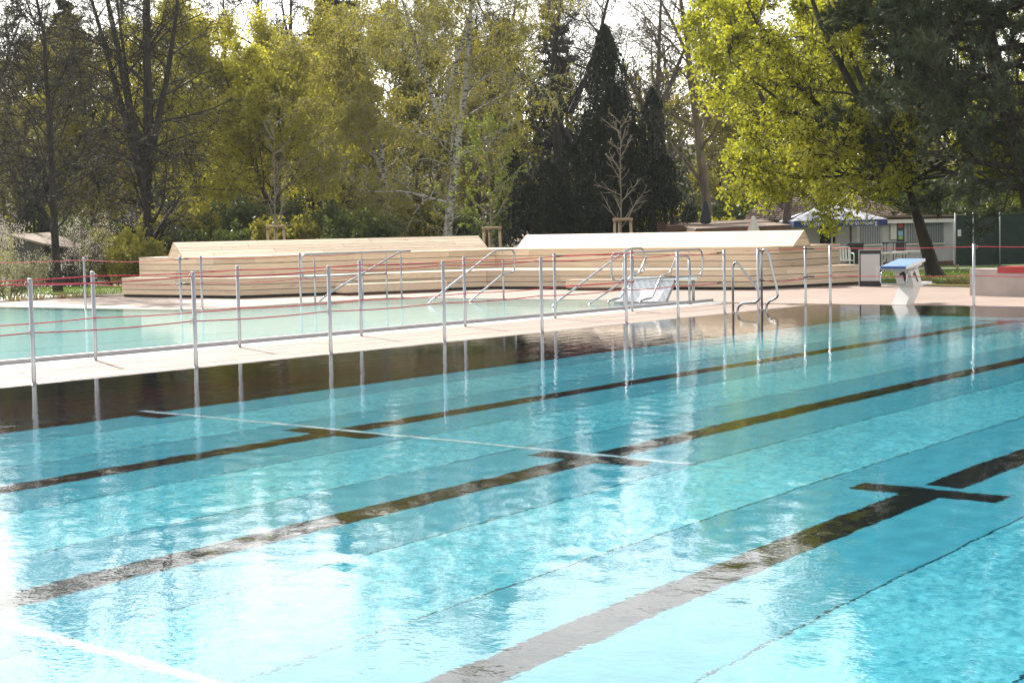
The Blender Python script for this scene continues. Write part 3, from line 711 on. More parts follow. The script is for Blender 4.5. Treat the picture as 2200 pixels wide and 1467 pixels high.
# ------------------------------------------------------------------ starting block
rv = np.array((math.cos(math.radians(0)), 0, 0))
root = thing('starting_block', 'white starting block number 1 with blue sloping platform', 'starting block', (-12.8, 27.75, 0))
def slab4(name, mat, z0, x0, x1, y0, y1, z1, X0, X1, Y0, Y1, parent):
    return MB().hexa([(x0, y0, z0), (x1, y0, z0), (x1, y1, z0), (x0, y1, z0)], [(X0, Y0, z1), (X1, Y0, z1), (X1, Y1, z1), (X0, Y1, z1)]).build(name, mat, parent)
lower = slab4('lower_column', MAT['offwhite'], 0, -13.005, -12.72, 27.68, 28.0, .32, -13.005, -12.72, 28.0, 28.34, root)
upper = slab4('upper_column', MAT['offwhite'], .322, -13.02, -12.705, 27.985, 28.37, .69, -13.02, -12.705, 27.75, 28.14, root)
slab4('back_step', MAT['white'], .335, -13.0, -12.71, 28.37, 28.78, .385, -13.0, -12.71, 28.37, 28.80, root)
pf = MB().hexa([(-13.14, 27.48, .655), (-12.61, 27.48, .655), (-12.61, 28.28, .775), (-13.14, 28.28, .775)], [(-13.14, 27.48, .70), (-12.61, 27.48, .70), (-12.61, 28.28, .825), (-13.14, 28.28, .825)]).build('platform', MAT['white'], root)
MB().hexa([(-13.12, 27.475, .7012), (-12.63, 27.475, .7012), (-12.63, 28.262, .8235), (-13.12, 28.262, .8235)], [(-13.12, 27.475, .7062), (-12.63, 27.475, .7062), (-12.63, 28.262, .8285), (-13.12, 28.262, .8285)]).build('grip_mat', MAT['blue'], pf)
MB().box(-13.12, -12.63, 27.468, 27.479, .662, .706).build('front_edge', MAT['navy'], pf)
MB().hexa([(-13.05, 27.75, .60), (-12.68, 27.75, .60), (-12.68, 28.30, .715), (-13.05, 28.30, .715)], [(-13.05, 27.75, .665), (-12.68, 27.75, .665), (-12.68, 28.27, .745), (-13.05, 28.27, .745)]).build('underside', MAT['offwhite'], root)
hp = rounded([(-13.08, 27.95, .66), (-13.12, 27.5, .60), (-13.12, 27.46, .385), (-12.61, 27.46, .385), (-12.61, 27.5, .60), (-12.64, 27.95, .66)], .075)
MB().tube(hp, .0135, 10).build('start_handle', ST, root)
yN, xN = 27.99-.0, 0
def face_pt(t): return (-12.875, 27.985+(27.75-27.985)*t-.004, .322+(.69-.322)*t)
fu = np.array(face_pt(1))-np.array(face_pt(0))
ONE = [(-.012, -.125), (.042, -.125), (.042, .125), (.0, .125), (-.030, .085), (-.075, .062), (-.075, .018), (-.012, .045)]
def numeral(pos, right, up):
    right, up = np.array(right, float), np.array(up, float); right /= np.linalg.norm(right); up /= np.linalg.norm(up); nn = np.cross(right, up); pos = np.array(pos, float)
    A_ = [pos+right*x+up*y for x, y in ONE]; B_ = [p+nn*.003 for p in A_]; k = len(ONE)
    MB().add(A_+B_, [tuple(range(k))[::-1], tuple(range(k, 2*k))]+[(i, (i+1) % k, k+(i+1) % k, k+i) for i in range(k)]).build('number', MAT['black'], upper)
numeral(np.array(face_pt(.5))+np.array((.03, 0, 0)), (1, 0, 0), fu)
numeral((-12.702, 28.06, .50), (0, 1, 0), (0, -.30, .37))

# ------------------------------------------------------------------ things on the far deck
root = thing('display_board', 'small freestanding board with black frame and blank pale panel', 'sign', (-17.25, 35.6, 0))
ex = np.array((.98, .2, 0)); ey = np.array((-.2, .98, 0)); c0 = np.array((-17.24, 35.55, 0))
def bb(name, mat, x, z0, z1, w, y=0, t=.03, parent=None): return MB().obox(c0+ex*x+ey*y+np.array((0, 0, (z0+z1)/2)), ex*w/2, ey*t/2, (0, 0, (z1-z0)/2)).build(name, mat, parent or root)
bb('frame', MAT['black'], 0, .02, .855, .50, .02, .05)
bb('panel', MAT['board'], .005, .13, .765, .455, -.012, .02); bb('edge_rail', MAT['steel'], -.26, 0, .87, .022, 0, .07); bb('top_rail', MAT['steel'], 0, .857, .872, .50, 0, .07)
bb('foot', MAT['black'], 0, 0, .02, .46, 0.02, .2)
text_part('side_lettering', 'DESTUÜH', .075, MAT['letter'], root, c0+ex*.17+ey*(-.0235)+np.array((0, 0, .32)), (0, 0, 1), -ex)
root = thing('concrete_bench', 'long pale concrete bench with red seat pad at the right edge', 'bench', (-11.5, 31.4, 0))
p = [(-13.08, 31.46), (-12.2, 31.18), (-8.0, 30.7), (-7.9, 31.35), (-12.1, 31.8), (-13.0, 32.05)]
MB().prism(p, 0, .535).build('body', MAT['concrete'], root)
q = [(-12.42, 31.24), (-12.2, 31.165), (-8.0, 30.685), (-7.9, 31.37), (-12.1, 31.82), (-12.35, 31.88)]
MB().prism(q, .46, .585).build('seat_pad', MAT['red'], root)
root = thing('garden_hose', 'yellow hose lying along the edge of the paving behind the starting block', 'hose', (-15, 35.9, 0))
hp = [(-16.75, 36.55, .02), (-16.5, 36.9, .02), (-16.1, 36.8, .02), (-16.2, 36.35, .02), (-15.6, 36.0, .02), (-14.8, 35.95, .02), (-13.6, 35.9, .02), (-12.0, 35.95, .02), (-9.0, 35.85, .02)]
MB().tube(rounded(hp, .3, 8), .017, 8).build('pipe', MAT['hose'], root)
MB().tube([(-16.75, 36.55, .02), (-16.80, 36.46, .03)], .022, 8).build('nozzle', MAT['steel_dull'], root)
root = thing('marker_peg', 'short wooden peg standing in the right-hand lawn', 'peg', fwd(2060, 51))
b0 = fwd(2060, 51); MB().lathe([(.04, -.05), (.042, .12), (.03, .14)], b0, 10).build('peg', MAT['stake'], root)

# ------------------------------------------------------------------ kiosk and what stands round it
def gz(p): return float(ground_z(np.float64(p[0]), np.float64(p[1])))-.03
kio = thing('kiosk', 'white plastered kiosk with brown hipped tile roof behind the trees', 'building', (*fwd(1850, 72)[:2], -.43))
def P3(px, d, z): q = fwd(px, d); return np.array((q[0], q[1], z))
GZ = -.44
def wall_panel(name, mat, px0, px1, d0, d1, z0, z1, t=.12, parent=None, push=0.0):
    a, b = P3(px0, d0, 0), P3(px1, d1, 0); dd = (b-a)/np.linalg.norm(b-a); back = np.array((-dd[1], dd[0], 0))
    a = a-back*push; b = b-back*push
    return MB().hexa([a+(0, 0, z0), b+(0, 0, z0), b+back*t+(0, 0, z0), a+back*t+(0, 0, z0)], [a+(0, 0, z1), b+(0, 0, z1), b+back*t+(0, 0, z1), a+back*t+(0, 0, z1)]).build(name, mat, parent or kio)
def on_wall(name, mat, px0, px1, y0, y1, push, t=.04, parent=None, d=72.0):
    z = lambda y: spot(1900, y, d)[2]
    return wall_panel(name, mat, px0, px1, d, d, z(y1), z(y0), t, parent, push)
w1 = wall_panel('front_wall', MAT['plaster'], 1845, 2050, 72, 72, GZ, 1.62)
wall_panel('side_wall', MAT['plaster'], 1655, 1845, 74.5, 72, GZ, 1.62)
wall_panel('end_wall', MAT['plaster'], 2050, 2075, 72.1, 78, GZ, 1.62)
wall_panel('plinth', MAT['plinth'], 1845, 2051, 72, 72, GZ-.1, GZ+.2, .1, push=.02)
wall_panel('eaves_board', MAT['fascia'], 1838, 2062, 71.6, 71.6, 1.62, 1.72, .5)
wall_panel('sign_band', MAT['offwhite'], 1893, 2058, 71.55, 71.55, 1.46, 1.62, .05)
wall_panel('annex_roof', MAT['felt'], 1890, 2075, 71.4, 71.4, 1.73, 1.79, 5.5)
# tiled roof: rows of overlapping tiles on both visible slopes
E_, L_, K_, R_, Q_ = P3(1812, 75.5, 3.05), P3(1655, 76.5, 3.05), P3(1842, 70.6, 1.70), P3(1962, 73.0, 1.70), P3(1600, 73.2, 1.70)
def tiled(name, a, b, c, d, rows):   # eave a-b, ridge d-c
    mb = MB(); nn = np.cross(b-a, d-a); nn /= np.linalg.norm(nn)
    if nn[2] < 0: nn = -nn
    for k in range(rows):
        t0, t1 = k/rows, min(1, (k+1.15)/rows); l0, r0 = a+(d-a)*t0, b+(c-b)*t0; l1, r1 = a+(d-a)*t1, b+(c-b)*t1
        n = max(2, int(np.linalg.norm(r0-l0)/.24))
        for j in range(n):
            s0, s1 = j/n+.004, (j+1)/n-.004; up = .055+.012*((j*7+k*3) % 3)
            q = [l0+(r0-l0)*s0, l0+(r0-l0)*s1, l1+(r1-l1)*s1, l1+(r1-l1)*s0]
            mb.hexa([q[0]-nn*.01, q[1]-nn*.01, q[2]-nn*.03, q[3]-nn*.03], [q[0]+nn*up, q[1]+nn*up, q[2]+nn*.012, q[3]+nn*.012])
    return tag(mb.build(name, MAT['rooftile'], kio), kind='stuff')
tiled('roof_tiles', Q_, K_, E_, L_, 16); tiled('roof_tiles', K_, R_, E_+np.array((.02, 0, 0)), E_, 16)
MB().add([Q_, K_, E_, L_, R_, P3(1660, 79, 1.7), P3(1960, 79, 1.7)], [(0, 1, 2, 3), (1, 4, 2), (3, 2, 6, 5), (4, 6, 2)]).build('roof_deck', MAT['fascia'], kio)
for k in range(9):
    t0, t1 = k/9, (k+.9)/9; MB().tube([E_+(K_-E_)*t0+(0, 0, .07), E_+(K_-E_)*t1+(0, 0, .05)], .09, 8).build('ridge_tile', MAT['ridge'], kio)
for k in range(10):
    t0, t1 = k/10, (k+.92)/10; MB().tube([L_+(E_-L_)*t0+(0, 0, .05), L_+(E_-L_)*t1+(0, 0, .05)], .09, 8).build('ridge_tile', MAT['felt'], kio)
for px0, px1 in ((1851, 1895), (1951, 2030)):
    wn = on_wall('window', MAT['glassdark'], px0, px1, 476, 524, .02, .03)
    n = max(8, int((px1-px0)/3.6))
    for k in range(n):
        p = px0+(k+.5)*(px1-px0)/n; on_wall('shutter_slat', MAT['bars'], p-1.1, p+1.1, 477, 523, .05, .02, wn)
    on_wall('sill', MAT['offwhite'], px0-2, px1+2, 524, 527, .12, .12)
dr = on_wall('door', MAT['black'], 1929, 1946, 476, 545, .03, .03)
on_wall('poster', MAT['paper2'], 1932.5, 1942.5, 482, 490, .036, .004, dr); on_wall('poster', MAT['paper'], 1932.5, 1942.5, 497, 507, .036, .004, dr); on_wall('poster', MAT['paper3'], 1933, 1942, 508, 515, .036, .004, dr)
on_wall('panel', MAT['board'], 1898, 1913, 478, 498, .03, .02); on_wall('panel', MAT['board'], 1898, 1913, 501, 523, .03, .02); on_wall('cupboard', MAT['canvaswhite'], 1915, 1928, 477, 515, .12, .1)
for px0, px1, y0, y1 in ((1765, 1797, 485, 560), (1806, 1819, 487, 515)): wall_panel('opening', MAT['glassdark'], px0, px1, 73.0, 72.55, spot(1800, y1, 73)[2], spot(1800, y0, 73)[2], .05, push=.02)
wall_panel('corner_post', MAT['fascia'], 1830, 1833, 72.2, 72.15, GZ, 1.6, .1, push=.04)
# big parasol
cx, cy = 1790, 62.0
root = thing('parasol', 'large open parasol with pale canopy and navy lettered valance', 'parasol', fwd(cx, cy, -.3))
c0 = P3(cx, cy, 0); a1, a2 = np.array(RV), np.array(FV); R0 = 1.7; zt, ze = spot(1780, 436, 62)[2], spot(1790, 473, 62)[2]
rim_ = [c0-a1*R0*1.02-a2*R0, c0+a1*R0*1.02-a2*R0, c0+a1*R0*1.02+a2*R0, c0-a1*R0*1.02+a2*R0]; top = c0+np.array((0, 0, zt)); top[:2] -= np.array(RV)[:2]*.15
mb = MB(); V8 = []
for i in range(4):
    p, q = rim_[i], rim_[(i+1) % 4]; V8 += [p, (p+q)/2+np.array((0, 0, -.03))]
mb.add([top]+[v+np.array((0, 0, ze)) for v in V8]+[top-np.array((0, 0, .02))]+[v+np.array((0, 0, ze-.02)) for v in V8], [(0, 1+i, 1+(i+1) % 8) for i in range(8)]+[(9, 10+(i+1) % 8, 10+i) for i in range(8)])
mb.build('canopy', MAT['canvas'], root)
val = MB()
for i in range(4):
    p, q = rim_[i], rim_[(i+1) % 4]; inw = (c0-(p+q)/2); inw /= np.linalg.norm(inw)
    z0, z1 = np.array((0, 0, ze-.24)), np.array((0, 0, ze-.012))
    val.hexa([p+z0, q+z0, q+inw*.012+z0, p+inw*.012+z0], [p+z1, q+z1, q+inw*.012+z1, p+inw*.012+z1])
vo = val.build('valance', MAT['canvasblue'], root)
for s in (-.62, .62): text_part('lettering', 'Fürstenberg', .24, MAT['letter'], vo, c0-a2*(R0+.006)+a1*s*1.25+np.array((0, 0, ze-.125)), RV, (0, 0, 1))
MB().tube([c0+np.array((0, 0, -.4)), c0+np.array((0, 0, zt-.02))], .035, 10).build('pole', MAT['canvaswhite'], root)
MB().lathe([(.4, -.44), (.4, -.36), (.08, -.33)], c0, 14).build('base', MAT['concrete'], root)
for v in V8[::2]: MB().bar(top-np.array((0, 0, .05)), v+np.array((0, 0, ze-.04)), .02, .03).build('rib', MAT['stake'], root)
def closed_parasol(label, px, d, y0, y1, mats, z0=-.35):
    b = fwd(px, d, z0); zt, zb = spot(px, y0, d)[2], spot(px, y1, d)[2]; h = zt-zb
    root = thing('closed_parasol', label, 'parasol', b)
    n = 12
    for half in range(2):
        V = []; prof = [(.02, 1), (.07, .93), (.12, .6), (.19, .25), (.2, .05), (.1, .0)]
        for r_, t in prof:
            for j in range(n//2+1):
                a = PI*half+PI*j/(n//2)+.67; q = r_*(1+.22*math.cos(a*6)); V.append((b[0]+q*math.cos(a), b[1]+q*math.sin(a), zb+h*t))
        m_ = n//2+1
        MB().add(V, [(k*m_+j, k*m_+j+1, (k+1)*m_+j+1, (k+1)*m_+j) for k in range(len(prof)-1) for j in range(m_-1)]).build('folded_canopy', mats[half], root)
    MB().tube([(b[0], b[1], z0-.1), (b[0], b[1], zb+h*.6)], .022, 8).build('pole', MAT['stake'], root); MB().lathe([(.22, z0-.08), (.22, z0), (.05, z0+.03)], (b[0], b[1], 0), 12).build('base', MAT['concrete'], root)
closed_parasol('closed slate-blue parasol among the trees behind the sunlit backrest', 1520, 62, 432, 481, (MAT['greyblue'], MAT['greyblue']))
closed_parasol('closed red and cream parasol just behind the sunlit backrest', 1622, 55, 464, 503, (MAT['canvasred'], MAT['canvaswhite']))
# sheds with flat brown roofs behind the terrace
def shed(label, px0, px1, d, y_l, y_r, depth, cat='shed'):
    a, b = np.array(spot(px0, y_l, d)), np.array(spot(px1, y_r, d+2)); bk = np.array((*np.array(FV)[:2], 0))*depth
    root = thing('shed', label, cat, (*((a+b)/2)[:2], -.4))
    MB().hexa([a, b, b+bk+(0, 0, .1), a+bk+(0, 0, .1)], [a+(0, 0, .05), b+(0, 0, .05), b+bk+(0, 0, .16), a+bk+(0, 0, .16)]).build('roof', MAT['felt'], root)
    a2_, b2 = a+bk*.06, b+bk*.06
    MB().hexa([(a2_[0], a2_[1], -.5), (b2[0], b2[1], -.5), (*(b2+bk*.8)[:2], -.5), (*(a2_+bk*.8)[:2], -.5)], [a2_-(0, 0, .01), b2-(0, 0, .01), b2+bk*.8+(0, 0, .06), a2_+bk*.8+(0, 0, .06)]).build('wall', MAT['fascia'], root)
    MB().hexa([a-bk*.01+(0, 0, -.16), b-bk*.01+(0, 0, -.16), b+(0, 0, -.16), a+(0, 0, -.16)], [a-bk*.01+(0, 0, .045), b-bk*.01+(0, 0, .045), b+(0, 0, .045), a+(0, 0, .045)]).build('fascia_board', MAT['fascia'], root)
shed('low brown shed roof just above the sunlit backrest, nearer of two', 1495, 1700, 58, 494, 486, 4)
shed('long brown shed roof behind the terrace, farther of two', 1430, 1660, 66, 488, 478, 4)
# left hut with a low brown gable
root = thing('garden_hut', 'low dark hut with a brown pitched roof behind the blossom at far left', 'hut', fwd(90, 60, -.3))
a, b, c, d_ = (np.array(spot(*q)) for q in ((20, 508, 61), (108, 503, 64), (212, 545, 60.5), (95, 527, 57.5)))
MB().hexa([a, d_, c, b], [q+(0, 0, .07) for q in (a, d_, c, b)]).build('roof', MAT['felt'], root)
def drop(q, z): return np.array((q[0], q[1], z))
ins = lambda q: q+(np.array((a+b+c+d_)/4)-q)*.1
MB().hexa([drop(ins(q), -.45) for q in (a, d_, c, b)], [ins(q)-(0, 0, .02) for q in (a, d_, c, b)]).build('wall', MAT['bark_dark'] if 'bark_dark' in MAT else MAT['fascia'], root)
for k in range(2):
    q = np.array(spot(106+k*26, 575, 57.2)); MB().obox(q, np.array(RV)*.02, np.array(FV)*.02, (0, 0, .11)).build('window_strip', MAT['plastic'], root)
q0, q1 = np.array(spot(136, 569, 57)), np.array(spot(165, 569, 57)); MB().bar(q0, q1, .03, .02).build('shelf', MAT['plastic'], root)
# green net fence at the right
root = thing('net_fence', 'dark green net fence on steel posts right of the kiosk', 'fence', fwd(2130, 68, -.45))
for k, (p0, p1) in enumerate(((2056, 2093), (2094, 2150), (2151, 2215), (2216, 2280))):
    wall_panel('net_panel', MAT['net'], p0, p1, 69, 69, -.38, 1.75, .02, root)
for p in (2055, 2093.5, 2150.5, 2215.5): 
    q = P3(p, 68.9, 0); MB().tube([q+(0, 0, -.5), q+(0, 0, 1.85)], .03, 8).build('fence_post', MAT['bars'], root)
MB().obox(P3(2064, 68.85, 1.0), np.array(RV)*.07, np.array(FV)*.01, (0, 0, .14)).build('notice', MAT['board'], root)
# table tennis table, bench stack, bin, chair near the kiosk
root = thing('folding_table', 'long pale folding table with crossed legs in front of the kiosk', 'table', fwd(1935, 54, -.15))
zt = spot(1935, 543.5, 54)[2]
MB().obox(P3(1912, 54, zt), np.array(RV)*.52, np.array(FV)*.4, (0, 0, .02)).build('table_top', MAT['canvaswhite'], root)
MB().obox(P3(1957, 55, zt+.02), np.array(RV)*.5, np.array(FV)*.4, (0, 0, .02)).build('table_top', MAT['canvaswhite'], root)
for px, d in ((1898, 53.8), (1922, 53.8), (1945, 54.8), (1968, 54.8)):
    for s in (-1, 1):
        q = P3(px, d, 0); MB().bar(q+np.array(RV)*.2*s+(0, 0, -.17), q-np.array(RV)*.2*s+(0, 0, zt-.01), .03, .03).build('leg', MAT['canvaswhite'], root)
root = thing('bistro_table', 'small dark high table against the kiosk wall', 'table', fwd(1925, 68, -.4))
zt = spot(1925, 521, 68)[2]; MB().obox(P3(1925, 68, zt), np.array(RV)*.45, np.array(FV)*.3, (0, 0, .025)).build('table_top', MAT['black'], root)
for s in (-.4, 0, .4):
    for u_ in (-.25, .25): q = P3(1925, 68, 0)+np.array(RV)*s+np.array(FV)*u_; MB().tube([q+(0, 0, -.45), q+(0, 0, zt)], .015, 6).build('leg', MAT['black'], root)
root = thing('wheeled_bin', 'black lidded bin beside the right end of the terrace', 'bin', fwd(1835, 56, -.25))
q = P3(1838, 56, -.2); MB().hexa([q+np.array(RV)*x+np.array(FV)*y for x, y in ((-.22, -.25), (.22, -.25), (.22, .25), (-.22, .25))], [q+np.array(RV)*x*1.2+np.array(FV)*y*1.15+(0, 0, .95) for x, y in ((-.22, -.25), (.22, -.25), (.22, .25), (-.22, .25))]).build('body', MAT['black'], root)
MB().hexa([q+np.array(RV)*x+np.array(FV)*y+(0, 0, .955) for x, y in ((-.29, -.32), (.29, -.32), (.29, .32), (-.29, .32))], [q+np.array(RV)*x*.9+np.array(FV)*y*.9+(0, 0, 1.03) for x, y in ((-.29, -.32), (.29, -.32), (.29, .32), (-.29, .32))]).build('lid', MAT['black'], root)
for s in (-1, 1): w_ = q+np.array(RV)*.2*s+np.array(FV)*.28+(0, 0, .06); MB().tube([w_-np.array(RV)*.03, w_+np.array(RV)*.03], .09, 12).build('wheel', MAT['black'], root)
root = thing('plastic_chair', 'white plastic garden chair half hidden by the terrace end', 'chair', fwd(1817, 52, -.1))
q = P3(1818, 52, -.1); u1, u2 = np.array(RV), np.array(FV)
MB().obox(q+(0, 0, .42), u1*.22, u2*.22, (0, 0, .015)).build('seat', MAT['plastic'], root)
for k in range(5): MB().bar(q+u1*(-.18+.09*k)+u2*.2+(0, 0, .45), q+u1*(-.18+.09*k)+u2*.28+(0, 0, .82), .05, .015, tuple(u2)).build('back_slat', MAT['plastic'], root)
MB().tube(rounded([q-u1*.22+u2*.2+(0, 0, .42), q-u1*.22+u2*.28+(0, 0, .85), q+u1*.22+u2*.28+(0, 0, .85), q+u1*.22+u2*.2+(0, 0, .42)], .1), .018, 8).build('back_frame', MAT['plastic'], root)
for s in (-1, 1):
    MB().tube(rounded([q+u1*.23*s+u2*.24+(0, 0, .66), q+u1*.25*s-u2*.2+(0, 0, .64), q+u1*.24*s-u2*.24+(0, 0, 0)], .06), .018, 8).build('arm', MAT['plastic'], root)
    MB().tube([q+u1*.2*s+u2*.22+(0, 0, .42), q+u1*.23*s+u2*.27+(0, 0, -.08)], .018, 8).build('leg', MAT['plastic'], root)
root = thing('round_sign', 'round dark red sign disc in front of the dark conifer', 'sign', fwd(1421, 52, 0))
q = np.array(spot(1421, 487, 52)); MB().tube([q-np.array(FV)*.012, q+np.array(FV)*.012], .155, 24).build('disc', plain('dull_red_disc', (.05, .018, .014), .7, 0, .15, 4), root); MB().tube([(q[0]+FV[0]*.04, q[1]+FV[1]*.04, -.1), q+np.array(FV)*.04], .025, 8).build('sign_post', MAT['bars'], root)

# ------------------------------------------------------------------ trees and shrubs
def norm(v): return v/(np.linalg.norm(v, axis=-1, keepdims=True)+1e-9)
def grow_lines(r, start, direc, length, K, wig, trop, bend=1.0):
    N = len(start); P = np.zeros((N, K, 3)); P[:, 0] = start; d = norm(direc)
    for k in range(1, K):
        d = norm(d+r.normal(0, wig, (N, 3))+np.asarray(trop)*(k/K)**bend)
        P[:, k] = P[:, k-1]+d*(length/(K-1))[:, None]
    return P
def sub_branches(r, P, R, m, t0, t1, ang, angsd, lmean, lsd, taper=.5, rratio=.55, up=0.0, lparent=None):
    N, K, _ = P.shape
    t = (np.tile((np.arange(m)+.5)/m, (N, 1))+r.uniform(-.5, .5, (N, m))/m)*(t1-t0)+t0
    x = t*(K-1); i = np.clip(x.astype(int), 0, K-2); f = (x-i)[..., None]
    n = np.arange(N)[:, None]
    pos = P[n, i]*(1-f)+P[n, i+1]*f; tan = norm(P[n, i+1]-P[n, i]); rad = R[n, i]*(1-f[..., 0])+R[n, i+1]*f[..., 0]
    az = np.arange(m)[None]*2.4+r.uniform(0, 6.28, (N, 1))+r.normal(0, .5, (N, m))
    ref = np.where(np.abs(tan[..., 2:]) < .95, np.array([0, 0, 1.]), np.array([1., 0, 0])); b1 = norm(np.cross(tan, ref)); b2 = np.cross(tan, b1)
    a = np.radians(r.normal(ang, angsd, (N, m)))[..., None]
    d = np.cos(a)*tan+np.sin(a)*(np.cos(az)[..., None]*b1+np.sin(az)[..., None]*b2); d[..., 2] += up
    L = r.normal(lmean, lsd, (N, m)).clip(lmean*.35)*(1-taper*(t-t0)/(t1-t0+1e-9))
    if lparent is not None: L = L*lparent[:, None]
    return pos.reshape(-1, 3), d.reshape(-1, 3), L.reshape(-1), (rad*rratio).reshape(-1)
def tubes(P, R, S):
    N, K, _ = P.shape; T = norm(np.gradient(P, axis=1)); T0 = norm(P[:, -1]-P[:, 0])
    ref = np.where(np.abs(T0[:, 2:]) < .9, np.array([0, 0, 1.]), np.array([1., 0, 0]))[:, None]
    u = norm(np.cross(T, np.broadcast_to(ref, T.shape))); w = np.cross(T, u)
    a = 2*PI*np.arange(S)/S
    V = P[:, :, None]+R[:, :, None, None]*(np.cos(a)[:, None]*u[:, :, None]+np.sin(a)[:, None]*w[:, :, None])
    idx = np.arange(N*K*S).reshape(N, K, S); nx = np.roll(idx, -1, axis=2)
    F = np.stack([idx[:, :-1], nx[:, :-1], nx[:, 1:], idx[:, 1:]], -1).reshape(-1, 4)
    return V.reshape(-1, 3), F
def blades(P, R, r):                     # the finest twigs: thin flat strips a few millimetres wide
    N, K, _ = P.shape; T = norm(P[:, -1]-P[:, 0]); u = norm(np.cross(T, r.normal(0, 1, (N, 3))))[:, None]*R[..., None]
    V = np.stack([P-u, P+u], 2); idx = np.arange(N*K*2).reshape(N, K, 2)
    F = np.stack([idx[:, :-1, 0], idx[:, :-1, 1], idx[:, 1:, 1], idx[:, 1:, 0]], -1).reshape(-1, 4)
    return V.reshape(-1, 3), F
def taper_r(r0, K, end=.35): return r0[:, None]*np.linspace(1, end, K)[None]
def leaves(r, C, size, aspect=.6, droop=0.0, vert=None):
    n = len(C); s = size*r.uniform(.6, 1.25, n)[:, None]
    a = norm(r.normal(0, 1, (n, 3))+np.array([0, 0, -droop])); b = norm(np.cross(a, r.normal(0, 1, (n, 3))))
    if vert is not None: a = norm(a*(1-vert)+np.array([0, 0, 1.])*vert)
    V = np.stack([C+a*s*1.15, C-a*s*.65+b*s*aspect*1.2, C-a*s*.65-b*s*aspect*1.2], 1).reshape(-1, 3)
    return V, np.arange(3*n).reshape(-1, 3)
def join(parts):
    Vs, Fs, mi, n = [], [], [], 0
    for V, F, m in parts:
        Vs.append(V); Fs.append(F+n); mi.append(np.full(len(F), m)); n += len(V)
    return np.concatenate(Vs), Fs, np.concatenate(mi)
def along(r, P, n, t0=.2):
    N, K, _ = P.shape; i = r.integers(0, N, n); x = r.uniform(t0, 1, n)*(K-1); k = np.clip(x.astype(int), 0, K-2); f = (x-k)[:, None]
    return P[i, k]*(1-f)+P[i, k+1]*f

def tree_object(name, label, cat, base, trunk, crown, group=None):
    root = thing(name, label, cat, base, group)
    for nm, (V, F, mi, mats, sm) in (('trunk', trunk), ('crown', crown)):
        link(nm, mesh_np(nm, V-np.array(base), F, mats, mi, sm), root)
    return root
def broadleaf(name, label, base, h, seed, bark, stems, l1=12, l2=10, l3=8, l4=4, crown=(.25, 1.0), ang=(52, 45, 42, 40), ln=(.33, .5, .5, .45), trop=((0, 0, .04), (0, 0, .05), (0, 0, 0), (0, 0, 0)), wig=(.06, .12, .16, .2), r0=None, leaf=None, nleaf=0, lsize=.06, aspect=.65, clump=0.0, droop=0.0, group=None, twig_r=.009, rad1=.42, bare0=False):
    """stems: list of (direction, length fraction, radius, start offset)"""
    r = np.random.default_rng(seed); base = np.array(base, float)
    S0 = np.array([base+np.array(s[3]) for s in stems]); D0 = np.array([s[0] for s in stems], float); L0 = np.array([s[1]*h for s in stems]); R0 = np.array([s[2] for s in stems])
    K0 = 12; P0 = grow_lines(r, S0, D0, L0, K0, wig[0], trop[0]); Rr0 = taper_r(R0, K0, .18)
    Rr0[:, 0] *= np.where(S0[:, 2] < base[2]+.3, 1.35, 1.0)
    p, d, L, q = sub_branches(r, P0[1:] if bare0 else P0, Rr0[1:] if bare0 else Rr0, l1, crown[0], crown[1], ang[0], 12, ln[0]*h, ln[0]*h*.22, .55, rad1, .05)
    P1 = grow_lines(r, p, d, L, 8, wig[1], trop[1]); R1 = taper_r(q.clip(.02), 8, .3)
    p, d, L, q = sub_branches(r, P1, R1, l2, .15, 1.0, ang[1], 14, ln[1], ln[1]*.25, .5, .5, 0, np.linalg.norm(P1[:, -1]-P1[:, 0], axis=1))
    P2 = grow_lines(r, p, d, L, 6, wig[2], trop[2]); R2 = taper_r(q.clip(.012), 6, .35)
    p, d, L, q = sub_branches(r, P2, R2, l3, .15, 1.0, ang[2], 16, ln[2], ln[2]*.3, .4, .5, 0, np.linalg.norm(P2[:, -1]-P2[:, 0], axis=1))
    P3_ = grow_lines(r, p, d, L, 4, wig[3], trop[3]); R3 = taper_r(q.clip(twig_r*1.2, twig_r*2), 4, .5)
    cparts = [(*tubes(P2, R2, 3), 0), (*(blades(P3_, R3, r) if l4 else tubes(P3_, R3, 3)), 0)]
    tips = P3_
    if l4:
        p, d, L, q = sub_branches(r, P3_, R3, l4, .2, 1.0, ang[3], 16, ln[3], ln[3]*.3, .3, .6, 0, np.linalg.norm(P3_[:, -1]-P3_[:, 0], axis=1).clip(.35))
        P4 = grow_lines(r, p, d, L, 3, wig[3], trop[3]); R4 = taper_r(np.full(len(P4), twig_r), 3, .5)
        cparts.append((*blades(P4, R4, r), 0)); tips = P4
    if nleaf:
        if clump:
            nc = max(1, nleaf//14); C = along(r, tips, nc, .4); C = np.repeat(C, 14, 0)+r.normal(0, clump, (nc*14, 3))
        else: C = along(r, tips, nleaf, .1)+r.normal(0, .02, (nleaf, 3))
        cparts.append((*leaves(r, C, lsize, aspect, droop), 1))
    tV, tF, tm = join([(*tubes(P0, Rr0, 10), 0), (*tubes(P1, R1, 6), 0)])
    cV, cF, cm = join(cparts)
    mats = [bark]+([leaf] if leaf else [])
    return tree_object(name, label, 'tree', tuple(base), (tV, tF, tm, [bark], True), (cV, cF, cm, mats, False), group)

